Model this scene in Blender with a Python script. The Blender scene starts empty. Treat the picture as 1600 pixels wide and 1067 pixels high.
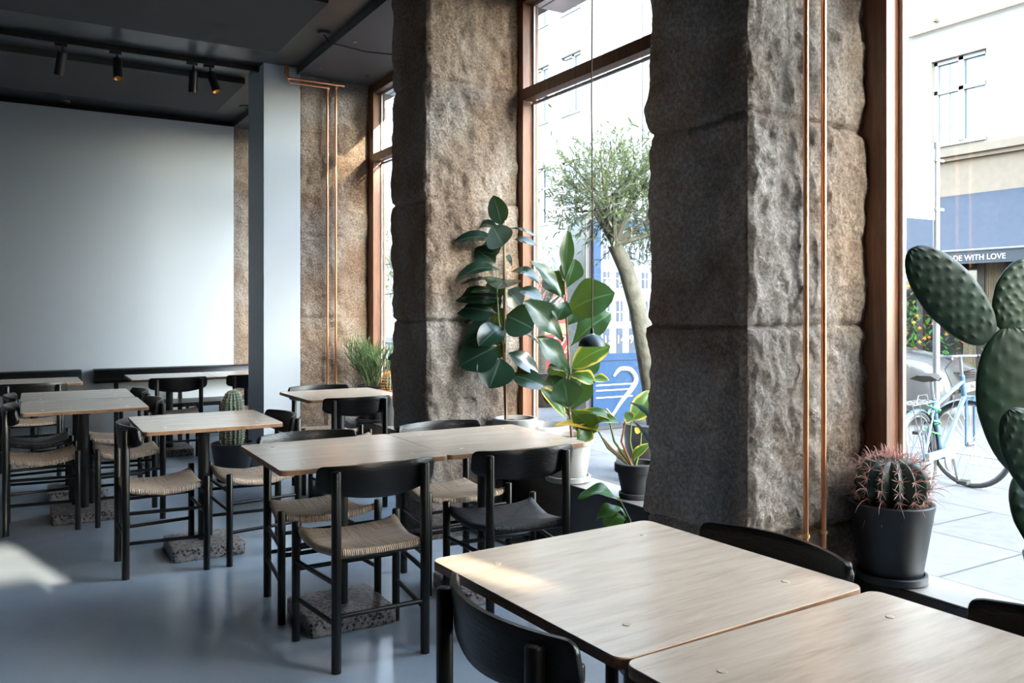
import bpy, bmesh, math, random
from mathutils import Vector, Matrix, noise, Euler
random.seed(7)
R = math.radians
sc = bpy.context.scene
COL = sc.collection

# ------------------------------------------------------------------ camera
YAW = R(30.95); SN, CS = math.sin(YAW), math.cos(YAW)
FPX, HY, EYE = 1305.0, 485.5, 1.34
cam_d = bpy.data.cameras.new('camera'); cam = bpy.data.objects.new('camera', cam_d); COL.objects.link(cam)
cam.location = (0, 0, EYE); cam.rotation_euler = (R(90), 0, -YAW)
cam_d.sensor_width = 36; cam_d.lens = 36*FPX/1600; cam_d.shift_y = -(533.5-HY)/1600
cam_d.clip_start = .05; cam_d.clip_end = 300
sc.camera = cam

# ------------------------------------------------------------------ world, sun, exposure
w = bpy.data.worlds.new('world'); sc.world = w; w.use_nodes = True
nt = w.node_tree; nt.nodes.clear()
sky = nt.nodes.new('ShaderNodeTexSky'); sky.sky_type = 'NISHITA'; sky.sun_disc = False
sky.sun_elevation = R(22); sky.sun_rotation = R(165); sky.air_density = 1.0; sky.dust_density = 2.5; sky.ozone_density = 1.5
hsv = nt.nodes.new('ShaderNodeHueSaturation'); hsv.inputs['Saturation'].default_value = .62
bg = nt.nodes.new('ShaderNodeBackground'); bg.inputs['Strength'].default_value = 1.05
wo = nt.nodes.new('ShaderNodeOutputWorld')
nt.links.new(sky.outputs[0], hsv.inputs['Color']); nt.links.new(hsv.outputs[0], bg.inputs['Color']); nt.links.new(bg.outputs[0], wo.inputs['Surface'])
sun_d = bpy.data.lights.new('sun', 'SUN'); sun_d.energy = 5.0; sun_d.angle = R(.6); sun_d.color = (1.0, .88, .70)
sun = bpy.data.objects.new('sun', sun_d); COL.objects.link(sun)
SUN_DIR = Vector((-.242, .94, -.245)).normalized()          # the way the light travels
sun.rotation_euler = SUN_DIR.to_track_quat('-Z', 'Y').to_euler()
sun.location = (8, -20, 12)
sc.view_settings.view_transform = 'Standard'; sc.view_settings.look = 'None'
sc.view_settings.exposure = 2.27; sc.view_settings.gamma = 1.0; sc.view_settings.use_curve_mapping = False
sc.cycles.max_bounces = 10; sc.cycles.diffuse_bounces = 6; sc.cycles.transparent_max_bounces = 16
sc.cycles.caustics_reflective = False; sc.cycles.caustics_refractive = False
sc.cycles.sample_clamp_indirect = 6.0
try: sc.cycles.use_denoising = True
except Exception: pass

# ------------------------------------------------------------------ materials
def nodes(name):
    m = bpy.data.materials.new(name); m.use_nodes = True
    t = m.node_tree; b = t.nodes['Principled BSDF']
    return m, t, b
def N(t, typ, **kw):
    n = t.nodes.new(typ)
    for k, v in kw.items():
        if k in n.inputs.keys(): n.inputs[k].default_value = v
        else: setattr(n, k, v)
    return n
def c4(c): return (c[0], c[1], c[2], 1)
def plain(name, col, rough=.5, metal=0, spec=.5, bump=0, bscale=60, coat=0, var=0, vscale=8):
    m, t, b = nodes(name)
    b.inputs['Base Color'].default_value = c4(col); b.inputs['Roughness'].default_value = rough
    b.inputs['Metallic'].default_value = metal; b.inputs['Specular IOR Level'].default_value = spec
    b.inputs['Coat Weight'].default_value = coat
    tc = N(t, 'ShaderNodeTexCoord')
    if bump:
        n = N(t, 'ShaderNodeTexNoise', Scale=bscale, Detail=5.0)
        bp = N(t, 'ShaderNodeBump', Strength=bump, Distance=.01)
        t.links.new(tc.outputs['Object'], n.inputs['Vector']); t.links.new(n.outputs['Fac'], bp.inputs['Height']); t.links.new(bp.outputs[0], b.inputs['Normal'])
    if var:
        n = N(t, 'ShaderNodeTexNoise', Scale=vscale, Detail=4.0)
        r = N(t, 'ShaderNodeValToRGB')
        r.color_ramp.elements[0].position = .3; r.color_ramp.elements[1].position = .7
        r.color_ramp.elements[0].color = c4([x*(1-var) for x in col]); r.color_ramp.elements[1].color = c4([min(1, x*(1+var)) for x in col])
        t.links.new(tc.outputs['Object'], n.inputs['Vector']); t.links.new(n.outputs['Fac'], r.inputs['Fac']); t.links.new(r.outputs[0], b.inputs['Base Color'])
    return m
def ramp(t, stops):
    r = N(t, 'ShaderNodeValToRGB'); e = r.color_ramp.elements
    e[0].position, e[0].color = stops[0][0], c4(stops[0][1]); e[1].position, e[1].color = stops[-1][0], c4(stops[-1][1])
    for p, c in stops[1:-1]:
        x = e.new(p); x.color = c4(c)
    return r
def wood(name, stops, scale=(1.2, 14, 14), rough=.35, spec=.5, bump=.05, detail=6):
    m, t, b = nodes(name)
    tc = N(t, 'ShaderNodeTexCoord'); mp = N(t, 'ShaderNodeMapping'); mp.inputs['Scale'].default_value = scale
    n = N(t, 'ShaderNodeTexNoise', Scale=3.0, Detail=float(detail), Roughness=.65, Distortion=.4)
    n2 = N(t, 'ShaderNodeTexNoise', Scale=14.0, Detail=3.0)
    mx = N(t, 'ShaderNodeMath', operation='MULTIPLY_ADD'); mx.inputs[1].default_value = .35
    r = ramp(t, stops)
    t.links.new(tc.outputs['Object'], mp.inputs['Vector']); t.links.new(mp.outputs[0], n.inputs['Vector']); t.links.new(mp.outputs[0], n2.inputs['Vector'])
    t.links.new(n2.outputs['Fac'], mx.inputs[0]); t.links.new(n.outputs['Fac'], mx.inputs[2])
    sb = N(t, 'ShaderNodeMath', operation='SUBTRACT'); sb.inputs[1].default_value = .17
    t.links.new(mx.outputs[0], sb.inputs[0]); t.links.new(sb.outputs[0], r.inputs['Fac'])
    t.links.new(r.outputs[0], b.inputs['Base Color'])
    b.inputs['Roughness'].default_value = rough; b.inputs['Specular IOR Level'].default_value = spec
    bp = N(t, 'ShaderNodeBump', Strength=bump, Distance=.004)
    t.links.new(n2.outputs['Fac'], bp.inputs['Height']); t.links.new(bp.outputs[0], b.inputs['Normal'])
    return m
def stone_mat():
    m, t, b = nodes('rough_granite')
    tc = N(t, 'ShaderNodeTexCoord')
    big = N(t, 'ShaderNodeTexNoise', Scale=2.2, Detail=6.0, Roughness=.6)
    fine = N(t, 'ShaderNodeTexNoise', Scale=70.0, Detail=8.0, Roughness=.75)
    mid = N(t, 'ShaderNodeTexNoise', Scale=24.0, Detail=8.0, Roughness=.7, Distortion=.8)
    for n in (big, fine, mid): t.links.new(tc.outputs['Object'], n.inputs['Vector'])
    r1 = ramp(t, [(.30, (.155, .12, .098)), (.5, (.25, .22, .195)), (.72, (.36, .345, .325))])
    r2 = ramp(t, [(.30, (.07, .055, .045)), (.47, (.5, .46, .42)), (.60, (1, .97, .93))])
    t.links.new(big.outputs['Fac'], r1.inputs['Fac']); t.links.new(fine.outputs['Fac'], r2.inputs['Fac'])
    mx = N(t, 'ShaderNodeMix', data_type='RGBA', blend_type='MULTIPLY'); mx.inputs[0].default_value = .75
    t.links.new(r1.outputs[0], mx.inputs[6]); t.links.new(r2.outputs[0], mx.inputs[7])
    g = N(t, 'ShaderNodeMix', data_type='RGBA', blend_type='MULTIPLY'); g.inputs[0].default_value = 1.0
    wn = N(t, 'ShaderNodeTexNoise', Scale=1.1, Detail=3.0); t.links.new(tc.outputs['Object'], wn.inputs['Vector'])
    wr = ramp(t, [(.40, (1.95, 1.66, 1.42)), (.56, (1.75, 1.74, 1.78))]); t.links.new(wn.outputs['Fac'], wr.inputs['Fac']); t.links.new(wr.outputs[0], g.inputs[7])
    t.links.new(mx.outputs[2], g.inputs[6]); t.links.new(g.outputs[2], b.inputs['Base Color'])
    b1 = N(t, 'ShaderNodeBump', Strength=1.0, Distance=.045); b2 = N(t, 'ShaderNodeBump', Strength=.8, Distance=.010)
    t.links.new(mid.outputs['Fac'], b1.inputs['Height']); t.links.new(fine.outputs['Fac'], b2.inputs['Height'])
    t.links.new(b1.outputs[0], b2.inputs['Normal']); t.links.new(b2.outputs[0], b.inputs['Normal'])
    b.inputs['Roughness'].default_value = .8; b.inputs['Specular IOR Level'].default_value = .35
    return m
def terrazzo_mat():
    m, t, b = nodes('terrazzo')
    tc = N(t, 'ShaderNodeTexCoord')
    v = N(t, 'ShaderNodeTexVoronoi', Scale=75.0, feature='F1'); v2 = N(t, 'ShaderNodeTexVoronoi', Scale=75.0, feature='DISTANCE_TO_EDGE')
    t.links.new(tc.outputs['Object'], v.inputs['Vector']); t.links.new(tc.outputs['Object'], v2.inputs['Vector'])
    sp = N(t, 'ShaderNodeSeparateColor'); t.links.new(v.outputs['Color'], sp.inputs[0])
    r = ramp(t, [(0, (.02, .02, .025)), (.3, (.03, .03, .035)), (.38, (.22, .19, .175)), (.7, (.36, .315, .29)), (1, (.52, .48, .45))])
    r.color_ramp.interpolation = 'CONSTANT'
    t.links.new(sp.outputs[0], r.inputs['Fac'])
    e = ramp(t, [(.06, (0, 0, 0)), (.10, (1, 1, 1))]); t.links.new(v2.outputs['Distance'], e.inputs['Fac'])
    mx = N(t, 'ShaderNodeMix', data_type='RGBA'); t.links.new(e.outputs[0], mx.inputs[0])
    mx.inputs[6].default_value = (.27, .25, .24, 1); t.links.new(r.outputs[0], mx.inputs[7]); t.links.new(mx.outputs[2], b.inputs['Base Color'])
    b.inputs['Roughness'].default_value = .45
    return m
def cord_mat(name, a, bcol, rough=.75):
    m, t, b = nodes(name)
    uv = N(t, 'ShaderNodeUVMap'); uv.uv_map = 'strand'
    mp = N(t, 'ShaderNodeMapping'); mp.inputs['Scale'].default_value = (1, .04, 1)
    wv = N(t, 'ShaderNodeTexWave', wave_type='BANDS', bands_direction='X', Scale=38.0, Distortion=.6, Detail=1.0)
    n = N(t, 'ShaderNodeTexNoise', Scale=110.0, Detail=3.0, Roughness=.7)
    tw = N(t, 'ShaderNodeTexNoise', Scale=220.0, Detail=1.0)
    t.links.new(uv.outputs[0], mp.inputs['Vector']); t.links.new(mp.outputs[0], n.inputs['Vector']); t.links.new(mp.outputs[0], wv.inputs['Vector'])
    t.links.new(uv.outputs[0], tw.inputs['Vector'])
    md = [x*.22 for x in a]
    r = ramp(t, [(.28, md), (.42, a), (.72, bcol)])
    t.links.new(n.outputs['Fac'], r.inputs['Fac'])
    r2 = ramp(t, [(.0, (.35, .33, .30)), (.35, (1, 1, 1))]); t.links.new(wv.outputs['Fac'], r2.inputs['Fac'])
    mx = N(t, 'ShaderNodeMix', data_type='RGBA', blend_type='MULTIPLY'); mx.inputs[0].default_value = .8
    t.links.new(r.outputs[0], mx.inputs[6]); t.links.new(r2.outputs[0], mx.inputs[7]); t.links.new(mx.outputs[2], b.inputs['Base Color'])
    bp = N(t, 'ShaderNodeBump', Strength=.9, Distance=.004); t.links.new(wv.outputs['Fac'], bp.inputs['Height'])
    bp2 = N(t, 'ShaderNodeBump', Strength=.3, Distance=.002); t.links.new(tw.outputs['Fac'], bp2.inputs['Height']); t.links.new(bp.outputs[0], bp2.inputs['Normal'])
    t.links.new(bp2.outputs[0], b.inputs['Normal']); b.inputs['Roughness'].default_value = rough
    return m
def leaf_mat(name, top, under, rough=.3, spec=.5, trans=.15, edge=None):
    """top/underside by the face normal; pale midrib and side veins along the leaf's own coordinates"""
    m, t, b = nodes(name)
    uv = N(t, 'ShaderNodeUVMap'); uv.uv_map = 'leaf'
    sx = N(t, 'ShaderNodeSeparateXYZ'); t.links.new(uv.outputs[0], sx.inputs[0])
    ab = N(t, 'ShaderNodeMath', operation='ABSOLUTE'); t.links.new(sx.outputs['X'], ab.inputs[0])
    rib = ramp(t, [(.02, (1, 1, 1)), (.07, (0, 0, 0))]); t.links.new(ab.outputs[0], rib.inputs['Fac'])
    vy = N(t, 'ShaderNodeMath', operation='MULTIPLY_ADD'); vy.inputs[1].default_value = -.35
    t.links.new(ab.outputs[0], vy.inputs[0]); t.links.new(sx.outputs['Y'], vy.inputs[2])
    mu = N(t, 'ShaderNodeMath', operation='MULTIPLY'); mu.inputs[1].default_value = 9.0; t.links.new(vy.outputs[0], mu.inputs[0])
    fr = N(t, 'ShaderNodeMath', operation='FRACT'); t.links.new(mu.outputs[0], fr.inputs[0])
    vein = ramp(t, [(.0, (.5, .5, .5)), (.10, (0, 0, 0))]); t.links.new(fr.outputs[0], vein.inputs['Fac'])
    vs = N(t, 'ShaderNodeMath', operation='MAXIMUM'); t.links.new(rib.outputs[0], vs.inputs[0]); 
    vm = N(t, 'ShaderNodeMath', operation='MULTIPLY'); vm.inputs[1].default_value = .5; t.links.new(vein.outputs[0], vm.inputs[0]); t.links.new(vm.outputs[0], vs.inputs[1])
    ge = N(t, 'ShaderNodeNewGeometry')
    m1 = N(t, 'ShaderNodeMix', data_type='RGBA'); t.links.new(ge.outputs['Backfacing'], m1.inputs[0]); m1.inputs[6].default_value = c4(top); m1.inputs[7].default_value = c4(under)
    last = m1.outputs[2]
    if edge:
        tc = N(t, 'ShaderNodeTexCoord'); en = N(t, 'ShaderNodeTexNoise', Scale=9.0, Detail=2.0); t.links.new(tc.outputs['Object'], en.inputs['Vector'])
        ad = N(t, 'ShaderNodeMath', operation='MULTIPLY_ADD'); ad.inputs[1].default_value = 1.0; t.links.new(en.outputs['Fac'], ad.inputs[0]); t.links.new(ab.outputs[0], ad.inputs[2])
        er = ramp(t, [(1.28, (0, 0, 0)), (1.45, (1, 1, 1))]); er.color_ramp.elements[0].position = .62; er.color_ramp.elements[1].position = .72
        hf = N(t, 'ShaderNodeMath', operation='MULTIPLY'); hf.inputs[1].default_value = .5; t.links.new(ad.outputs[0], hf.inputs[0]); t.links.new(hf.outputs[0], er.inputs['Fac'])
        m3 = N(t, 'ShaderNodeMix', data_type='RGBA'); t.links.new(er.outputs[0], m3.inputs[0]); t.links.new(last, m3.inputs[6]); m3.inputs[7].default_value = c4(edge); last = m3.outputs[2]
    m2 = N(t, 'ShaderNodeMix', data_type='RGBA'); t.links.new(vs.outputs[0], m2.inputs[0]); t.links.new(last, m2.inputs[6])
    m2.inputs[7].default_value = c4([min(1, x*2.0+.03) for x in top]); t.links.new(m2.outputs[2], b.inputs['Base Color'])
    b.inputs['Roughness'].default_value = rough; b.inputs['Specular IOR Level'].default_value = spec
    if trans:
        out = t.nodes['Material Output']; tr = N(t, 'ShaderNodeBsdfTranslucent'); mxs = N(t, 'ShaderNodeMixShader'); mxs.inputs[0].default_value = trans
        tg = N(t, 'ShaderNodeMix', data_type='RGBA', blend_type='MIX'); tg.inputs[0].default_value = .5; t.links.new(m2.outputs[2], tg.inputs[6]); tg.inputs[7].default_value = (.45, .62, .06, 1)
        t.links.new(tg.outputs[2], tr.inputs['Color']); t.links.new(b.outputs[0], mxs.inputs[1]); t.links.new(tr.outputs[0], mxs.inputs[2]); t.links.new(mxs.outputs[0], out.inputs['Surface'])
    return m
def glass_mat():
    m, t, b = nodes('window_glass'); out = t.nodes['Material Output']; t.nodes.remove(b)
    tr = N(t, 'ShaderNodeBsdfTransparent'); tr.inputs[0].default_value = (.95, .98, .97, 1)
    gl = N(t, 'ShaderNodeBsdfGlossy'); gl.inputs['Roughness'].default_value = .0
    lw = N(t, 'ShaderNodeLayerWeight'); lw.inputs['Blend'].default_value = .5
    pw = N(t, 'ShaderNodeMath', operation='POWER'); pw.inputs[1].default_value = 5.0; t.links.new(lw.outputs['Facing'], pw.inputs[0])
    fr = N(t, 'ShaderNodeMath', operation='MULTIPLY_ADD'); fr.inputs[1].default_value = .6; fr.inputs[2].default_value = .025; t.links.new(pw.outputs[0], fr.inputs[0])
    mx = N(t, 'ShaderNodeMixShader'); t.links.new(fr.outputs[0], mx.inputs[0]); t.links.new(tr.outputs[0], mx.inputs[1]); t.links.new(gl.outputs[0], mx.inputs[2]); t.links.new(mx.outputs[0], out.inputs['Surface'])
    return m
def floor_mat():
    m, t, b = nodes('poured_floor')
    tc = N(t, 'ShaderNodeTexCoord'); n = N(t, 'ShaderNodeTexNoise', Scale=1.3, Detail=6.0, Roughness=.6, Distortion=1.2)
    t.links.new(tc.outputs['Object'], n.inputs['Vector'])
    r = ramp(t, [(.3, (.33, .40, .48)), (.7, (.42, .49, .56))]); t.links.new(n.outputs['Fac'], r.inputs['Fac']); t.links.new(r.outputs[0], b.inputs['Base Color'])
    rr = ramp(t, [(.3, (.16,)*3), (.7, (.27,)*3)]); t.links.new(n.outputs['Fac'], rr.inputs['Fac']); t.links.new(rr.outputs[0], b.inputs['Roughness'])
    b.inputs['Specular IOR Level'].default_value = .55
    return m
def paving_mat():
    m, t, b = nodes('street_paving')
    tc = N(t, 'ShaderNodeTexCoord'); mp = N(t, 'ShaderNodeMapping'); mp.inputs['Rotation'].default_value = (0, 0, R(90))
    br = N(t, 'ShaderNodeTexBrick', Scale=1.0); br.inputs['Mortar Size'].default_value = .008; br.inputs['Brick Width'].default_value = 1.25; br.inputs['Row Height'].default_value = .8
    br.inputs['Color1'].default_value = (.095, .098, .104, 1); br.inputs['Color2'].default_value = (.112, .115, .122, 1); br.inputs['Mortar'].default_value = (.025, .028, .032, 1); br.inputs['Mortar Smooth'].default_value = .1
    n = N(t, 'ShaderNodeTexNoise', Scale=9.0, Detail=8.0)
    r = ramp(t, [(.3, (.8, .8, .8)), (.7, (1.05, 1.05, 1.05))])
    mx = N(t, 'ShaderNodeMix', data_type='RGBA', blend_type='MULTIPLY'); mx.inputs[0].default_value = 1
    t.links.new(tc.outputs['Object'], mp.inputs['Vector']); t.links.new(mp.outputs[0], br.inputs['Vector']); t.links.new(tc.outputs['Object'], n.inputs['Vector'])
    t.links.new(n.outputs['Fac'], r.inputs['Fac']); t.links.new(br.outputs['Color'], mx.inputs[6]); t.links.new(r.outputs[0], mx.inputs[7]); t.links.new(mx.outputs[2], b.inputs['Base Color'])
    b.inputs['Roughness'].default_value = .75
    return m
def brick_mat(name, c1, c2, mortar):
    m, t, b = nodes(name)
    tc = N(t, 'ShaderNodeTexCoord'); mp = N(t, 'ShaderNodeMapping'); mp.inputs['Rotation'].default_value = (R(90), 0, R(90))
    br = N(t, 'ShaderNodeTexBrick', Scale=1.0); br.inputs['Mortar Size'].default_value = .012; br.inputs['Brick Width'].default_value = .24; br.inputs['Row Height'].default_value = .075
    br.inputs['Color1'].default_value = c4(c1); br.inputs['Color2'].default_value = c4(c2); br.inputs['Mortar'].default_value = c4(mortar)
    cx = N(t, 'ShaderNodeCombineXYZ'); sx = N(t, 'ShaderNodeSeparateXYZ'); t.links.new(tc.outputs['Object'], sx.inputs[0]); t.links.new(sx.outputs['Y'], cx.inputs['X']); t.links.new(sx.outputs['Z'], cx.inputs['Y'])
    t.links.new(cx.outputs[0], br.inputs['Vector']); t.links.new(br.outputs['Color'], b.inputs['Base Color']); b.inputs['Roughness'].default_value = .85
    return m

M = {}
M['floor'] = floor_mat(); M['stone'] = stone_mat(); M['terrazzo'] = terrazzo_mat(); M['glass'] = glass_mat()
M['ceil'] = plain('dark_grey_ceiling_paint', (.040, .044, .047), .33)
M['panel'] = plain('charcoal_acoustic_panel', (.046, .046, .047), .85, bump=.1, bscale=300)
M['soffit'] = plain('grey_soffit_board', (.072, .075, .081), .55)
M['white'] = plain('white_wall_paint', (.44, .485, .535), .55, bump=.04, bscale=200)
M['plaster'] = plain('back_plaster', (.20, .21, .22), .7)
M['black_gap'] = plain('black_gap', (.01, .01, .012), .7)
M['blackwood'] = wood('black_stained_oak', [(.3, (.0012, .0015, .0016)), (.55, (.0026, .0032, .0036)), (.75, (.010, .012, .013))], (1.2, 14, 14), .32, .38, .35)
M['blackleg'] = plain('black_lacquered_wood', (.0022, .0028, .0030), .30, spec=.45)
M['blackmetal'] = plain('black_powder_coat', (.0025, .003, .004), .42)
M['sill'] = plain('satin_black_sill', (.005, .006, .008), .27, spec=.55)
M['silltop'] = plain('brushed_sill_top', (.44, .41, .375), .30, metal=.55)
M['oak'] = wood('light_oak_veneer', [(.25, (.47, .355, .265)), (.45, (.57, .455, .35)), (.7, (.65, .535, .425))], (1.0, 9, 9), .27, .5, .03)
for n_ in M['oak'].node_tree.nodes:
    if n_.type == 'BSDF_PRINCIPLED': n_.inputs['Coat Weight'].default_value = .35; n_.inputs['Coat Roughness'].default_value = .22
M['oakedge'] = plain('brown_plywood_edge', (.26, .13, .065), .5, var=.25, vscale=30)
M['dowel'] = plain('pale_oak_dowel', (.55, .44, .31), .45)
M['cord'] = cord_mat('natural_paper_cord', (.52, .385, .275), (.75, .60, .465)); M['cordblack'] = cord_mat('black_paper_cord', (.004, .005, .007), (.045, .050, .062), .36)
M['frame'] = wood('mahogany_frame', [(.3, (.075, .030, .016)), (.55, (.15, .062, .033)), (.75, (.23, .105, .058))], (16, 16, 1.0), .35, .5, .1)
M['alu'] = plain('pale_metal_seal', (.50, .52, .54), .35, metal=.6); M['rubber'] = plain('black_rubber', (.012, .012, .013), .6)
M['copper'] = plain('copper_pipe', (.80, .36, .19), .28, metal=1.0, var=.15, vscale=5); M['brass'] = plain('brass', (.78, .52, .20), .3, metal=1.0)
M['potblack'] = plain('black_glazed_pot', (.007, .009, .012), .5); M['potdark'] = plain('dark_grey_clay', (.026, .027, .031), .75, var=.15)
M['potgrey'] = plain('pale_grey_clay', (.27, .265, .26), .8, var=.12, vscale=14, bump=.1); M['terracotta'] = plain('terracotta', (.42, .17, .09), .8, var=.2)
M['soil'] = plain('potting_soil', (.055, .032, .020), .95, bump=1.0, bscale=90, var=.6, vscale=90)
M['rubberleaf'] = leaf_mat('rubber_plant_leaf', (.0055, .020, .014), (.032, .058, .022), .20, .6, .06)
M['figleaf'] = leaf_mat('fiddle_leaf', (.011, .040, .017), (.042, .082, .024), .30, .5, .11)
M['figedge'] = leaf_mat('yellowing_leaf', (.030, .085, .018), (.065, .13, .025), .36, .45, .2, edge=(.62, .46, .08))
M['yellowleaf'] = leaf_mat('yellow_leaf', (.60, .38, .06), (.62, .44, .10), .45, .4, .35)
M['floorleaf'] = leaf_mat('bright_green_leaf', (.035, .13, .03), (.08, .22, .04), .3, .5, .3)
M['agave'] = plain('blue_grey_agave', (.10, .17, .17), .45, var=.3, vscale=20); M['bark'] = plain('brown_stem', (.16, .085, .045), .7, bump=.3, bscale=90, var=.3)
M['greenstem'] = plain('green_stem', (.10, .15, .045), .5); M['redstem'] = plain('red_brown_stalk', (.30, .12, .05), .5); M['bamboo'] = plain('bamboo_stake', (.45, .31, .19), .5)
M['cactus'] = plain('cactus_skin', (.025, .050, .036), .45, var=.25, vscale=12); M['cactusgrey'] = plain('grey_green_cactus_skin', (.075, .105, .07), .6, var=.25)
M['opuntia'] = plain('opuntia_pad_skin', (.009, .028, .014), .5, spec=.3, var=.35, vscale=9, bump=.08, bscale=40); M['spine_red'] = plain('pink_spines', (.62, .34, .28), .5)
M['spine_pale'] = plain('pale_spines', (.62, .55, .42), .6); M['spine_gold'] = plain('golden_spines', (.68, .30, .07), .6); M['pencil'] = plain('pencil_cactus_twigs', (.075, .125, .045), .45, var=.3, vscale=6)
M['olivebark'] = plain('olive_bark', (.052, .053, .044), .85, bump=.6, bscale=40, var=.4, vscale=14); M['oliveleaf'] = leaf_mat('olive_leaf', (.022, .036, .028), (.065, .085, .075), .5, .4, .2)
M['paving'] = paving_mat(); M['asphalt'] = plain('asphalt', (.10, .105, .11), .8, bump=.3, bscale=90, var=.1); M['kerb'] = plain('granite_kerb', (.13, .135, .14), .8, var=.2, vscale=5)
M['render'] = plain('cream_render', (.18, .162, .138), .85, var=.10, vscale=1.2); M['render2'] = plain('beige_render', (.17, .135, .10), .85, var=.06)
M['whitebrick'] = brick_mat('pale_brick', (.22, .20, .18), (.25, .23, .21), (.29, .28, .27)); M['whitepaint'] = plain('white_window_paint', (.34, .355, .37), .45)
M['pane'] = plain('pale_reflecting_pane', (.11, .14, .16), .08, spec=.9); M['panedark'] = plain('dark_reflecting_pane', (.02, .024, .028), .06, spec=.9)
M['curtain'] = plain('white_net_curtain', (.26, .285, .295), .8)
M['awning'] = plain('dark_blue_awning', (.028, .036, .052), .7, var=.1); M['sign_navy'] = plain('navy_sign_band', (.012, .016, .025), .6); M['lettering'] = plain('white_lettering', (.5, .5, .5), .5)
M['brownframe'] = plain('brown_shopfront', (.025, .014, .011), .5); M['slats'] = plain('wood_slats', (.15, .11, .07), .6, var=.3, vscale=40)
M['galv'] = plain('galvanised_steel', (.17, .185, .20), .4, metal=.5); M['signback'] = plain('pale_grey_sign_back', (.24, .27, .285), .5)
M['carpaint'] = plain('silver_car_paint', (.09, .095, .10), .25, metal=.5, coat=.6); M['carglass'] = plain('windscreen', (.03, .04, .05), .05, spec=.9); M['darkplastic'] = plain('dark_plastic', (.008, .0085, .010), .5)
M['lamp_lens'] = plain('headlight_lens', (.28, .30, .32), .12, spec=.8); M['plate'] = plain('number_plate', (.33, .33, .33), .4); M['blackink'] = plain('black_ink', (.015, .015, .02), .5); M['blueplate'] = plain('plate_blue_strip', (.02, .08, .40), .5)
M['bikeblue'] = plain('blue_bicycle_paint', (.035, .085, .15), .3, coat=.5); M['chrome'] = plain('chrome', (.34, .355, .37), .25, metal=1.0); M['tyre'] = plain('tyre', (.009, .0095, .011), .7); M['lockgreen'] = plain('green_cable', (.04, .30, .08), .4)
M['kioskblue'] = plain('blue_kiosk_panel', (.006, .028, .078), .45, spec=.15); M['kioskdark'] = plain('dark_kiosk_frame', (.008, .010, .018), .4); M['poster'] = plain('pale_poster', (.10, .125, .18), .5, spec=.2); M['posterwin'] = plain('poster_reflected_window', (.022, .035, .065), .5, spec=.2)
M['posterwhite'] = plain('white_print_and_reflection', (.30, .31, .33), .4); M['red'] = plain('red_paint', (.20, .012, .018), .4); M['yellow'] = plain('yellow_paint', (.30, .17, .04), .5); M['paleblue'] = plain('pale_blue_board', (.11, .165, .24), .5)
M['bucket'] = plain('cream_yellow_plastic', (.34, .24, .11), .5); M['hedge'] = plain('hedge_leaves', (.08, .13, .05), .7); M['orangeflower'] = plain('orange_blossom', (.65, .20, .05), .6); M['lampwhite'] = plain('white_enamel', (.72, .72, .72), .4)
M['spotblack'] = plain('black_spot_housing', (.008, .008, .009), .4); M['brassdark'] = plain('brass_reflector', (.75, .42, .10), .35, metal=.9)
M['pendant'] = plain('dark_patinated_metal', (.030, .050, .058), .45, var=.4, vscale=25); M['cordbrown'] = plain('fabric_cable', (.10, .05, .035), .7)

# ------------------------------------------------------------------ mesh helpers
class MB:
    def __init__(s): s.v = []; s.f = []; s.uv = {}; s.mi = []
    def add(s, vs, fs, mi=0, M4=None):
        o = len(s.v)
        for p in vs:
            p = Vector(p)
            s.v.append(tuple(M4 @ p) if M4 is not None else tuple(p))
        for q in fs: s.f.append(tuple(i+o for i in q)); s.mi.append(mi)
        return o
    def box(s, x0, x1, y0, y1, z0, z1, mi=0, M4=None):
        vs = [(x, y, z) for x in (x0, x1) for y in (y0, y1) for z in (z0, z1)]
        s.add(vs, [(0, 1, 3, 2), (4, 6, 7, 5), (0, 4, 5, 1), (2, 3, 7, 6), (0, 2, 6, 4), (1, 5, 7, 3)], mi, M4)
    def tube(s, pts, r, n=10, caps=True, mi=0, M4=None):
        pts = [Vector(p) for p in pts]; rs = r if isinstance(r, (list, tuple)) else [r]*len(pts)
        vs = []; fs = []; up = None
        for i, p in enumerate(pts):
            d = (pts[min(i+1, len(pts)-1)]-pts[max(i-1, 0)])
            if d.length < 1e-9: d = Vector((0, 0, 1))
            d.normalize()
            if up is None: up = Vector((1, 0, 0)) if abs(d.x) < .9 else Vector((0, 1, 0))
            a = (up - d*up.dot(d)); 
            if a.length < 1e-6: a = d.orthogonal()
            a.normalize(); up = a; b = d.cross(a)
            for k in range(n):
                t = 2*math.pi*k/n; vs.append(p+(a*math.cos(t)+b*math.sin(t))*rs[i])
        for i in range(len(pts)-1):
            for k in range(n):
                k2 = (k+1) % n; fs.append((i*n+k, i*n+k2, (i+1)*n+k2, (i+1)*n+k))
        if caps:
            fs.append(tuple(range(n))[::-1]); fs.append(tuple((len(pts)-1)*n+k for k in range(n)))
        s.add(vs, fs, mi, M4)
    def lathe(s, prof, c=(0, 0, 0), n=40, mi=0, M4=None):
        vs = []; fs = []; m = len(prof)
        for k in range(n):
            t = 2*math.pi*k/n
            for r, z in prof: vs.append((c[0]+r*math.cos(t), c[1]+r*math.sin(t), c[2]+z))
        for k in range(n):
            k2 = (k+1) % n
            for i in range(m-1):
                fs.append((k*m+i, k2*m+i, k2*m+i+1, k*m+i+1))
        s.add(vs, fs, mi, M4)
    def prism(s, poly, z0, z1, mi=0, M4=None):
        n = len(poly); vs = [(x, y, z0) for x, y in poly]+[(x, y, z1) for x, y in poly]
        fs = [tuple(range(n))[::-1], tuple(range(n, 2*n))]+[(i, (i+1) % n, n+(i+1) % n, n+i) for i in range(n)]
        s.add(vs, fs, mi, M4)
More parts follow.
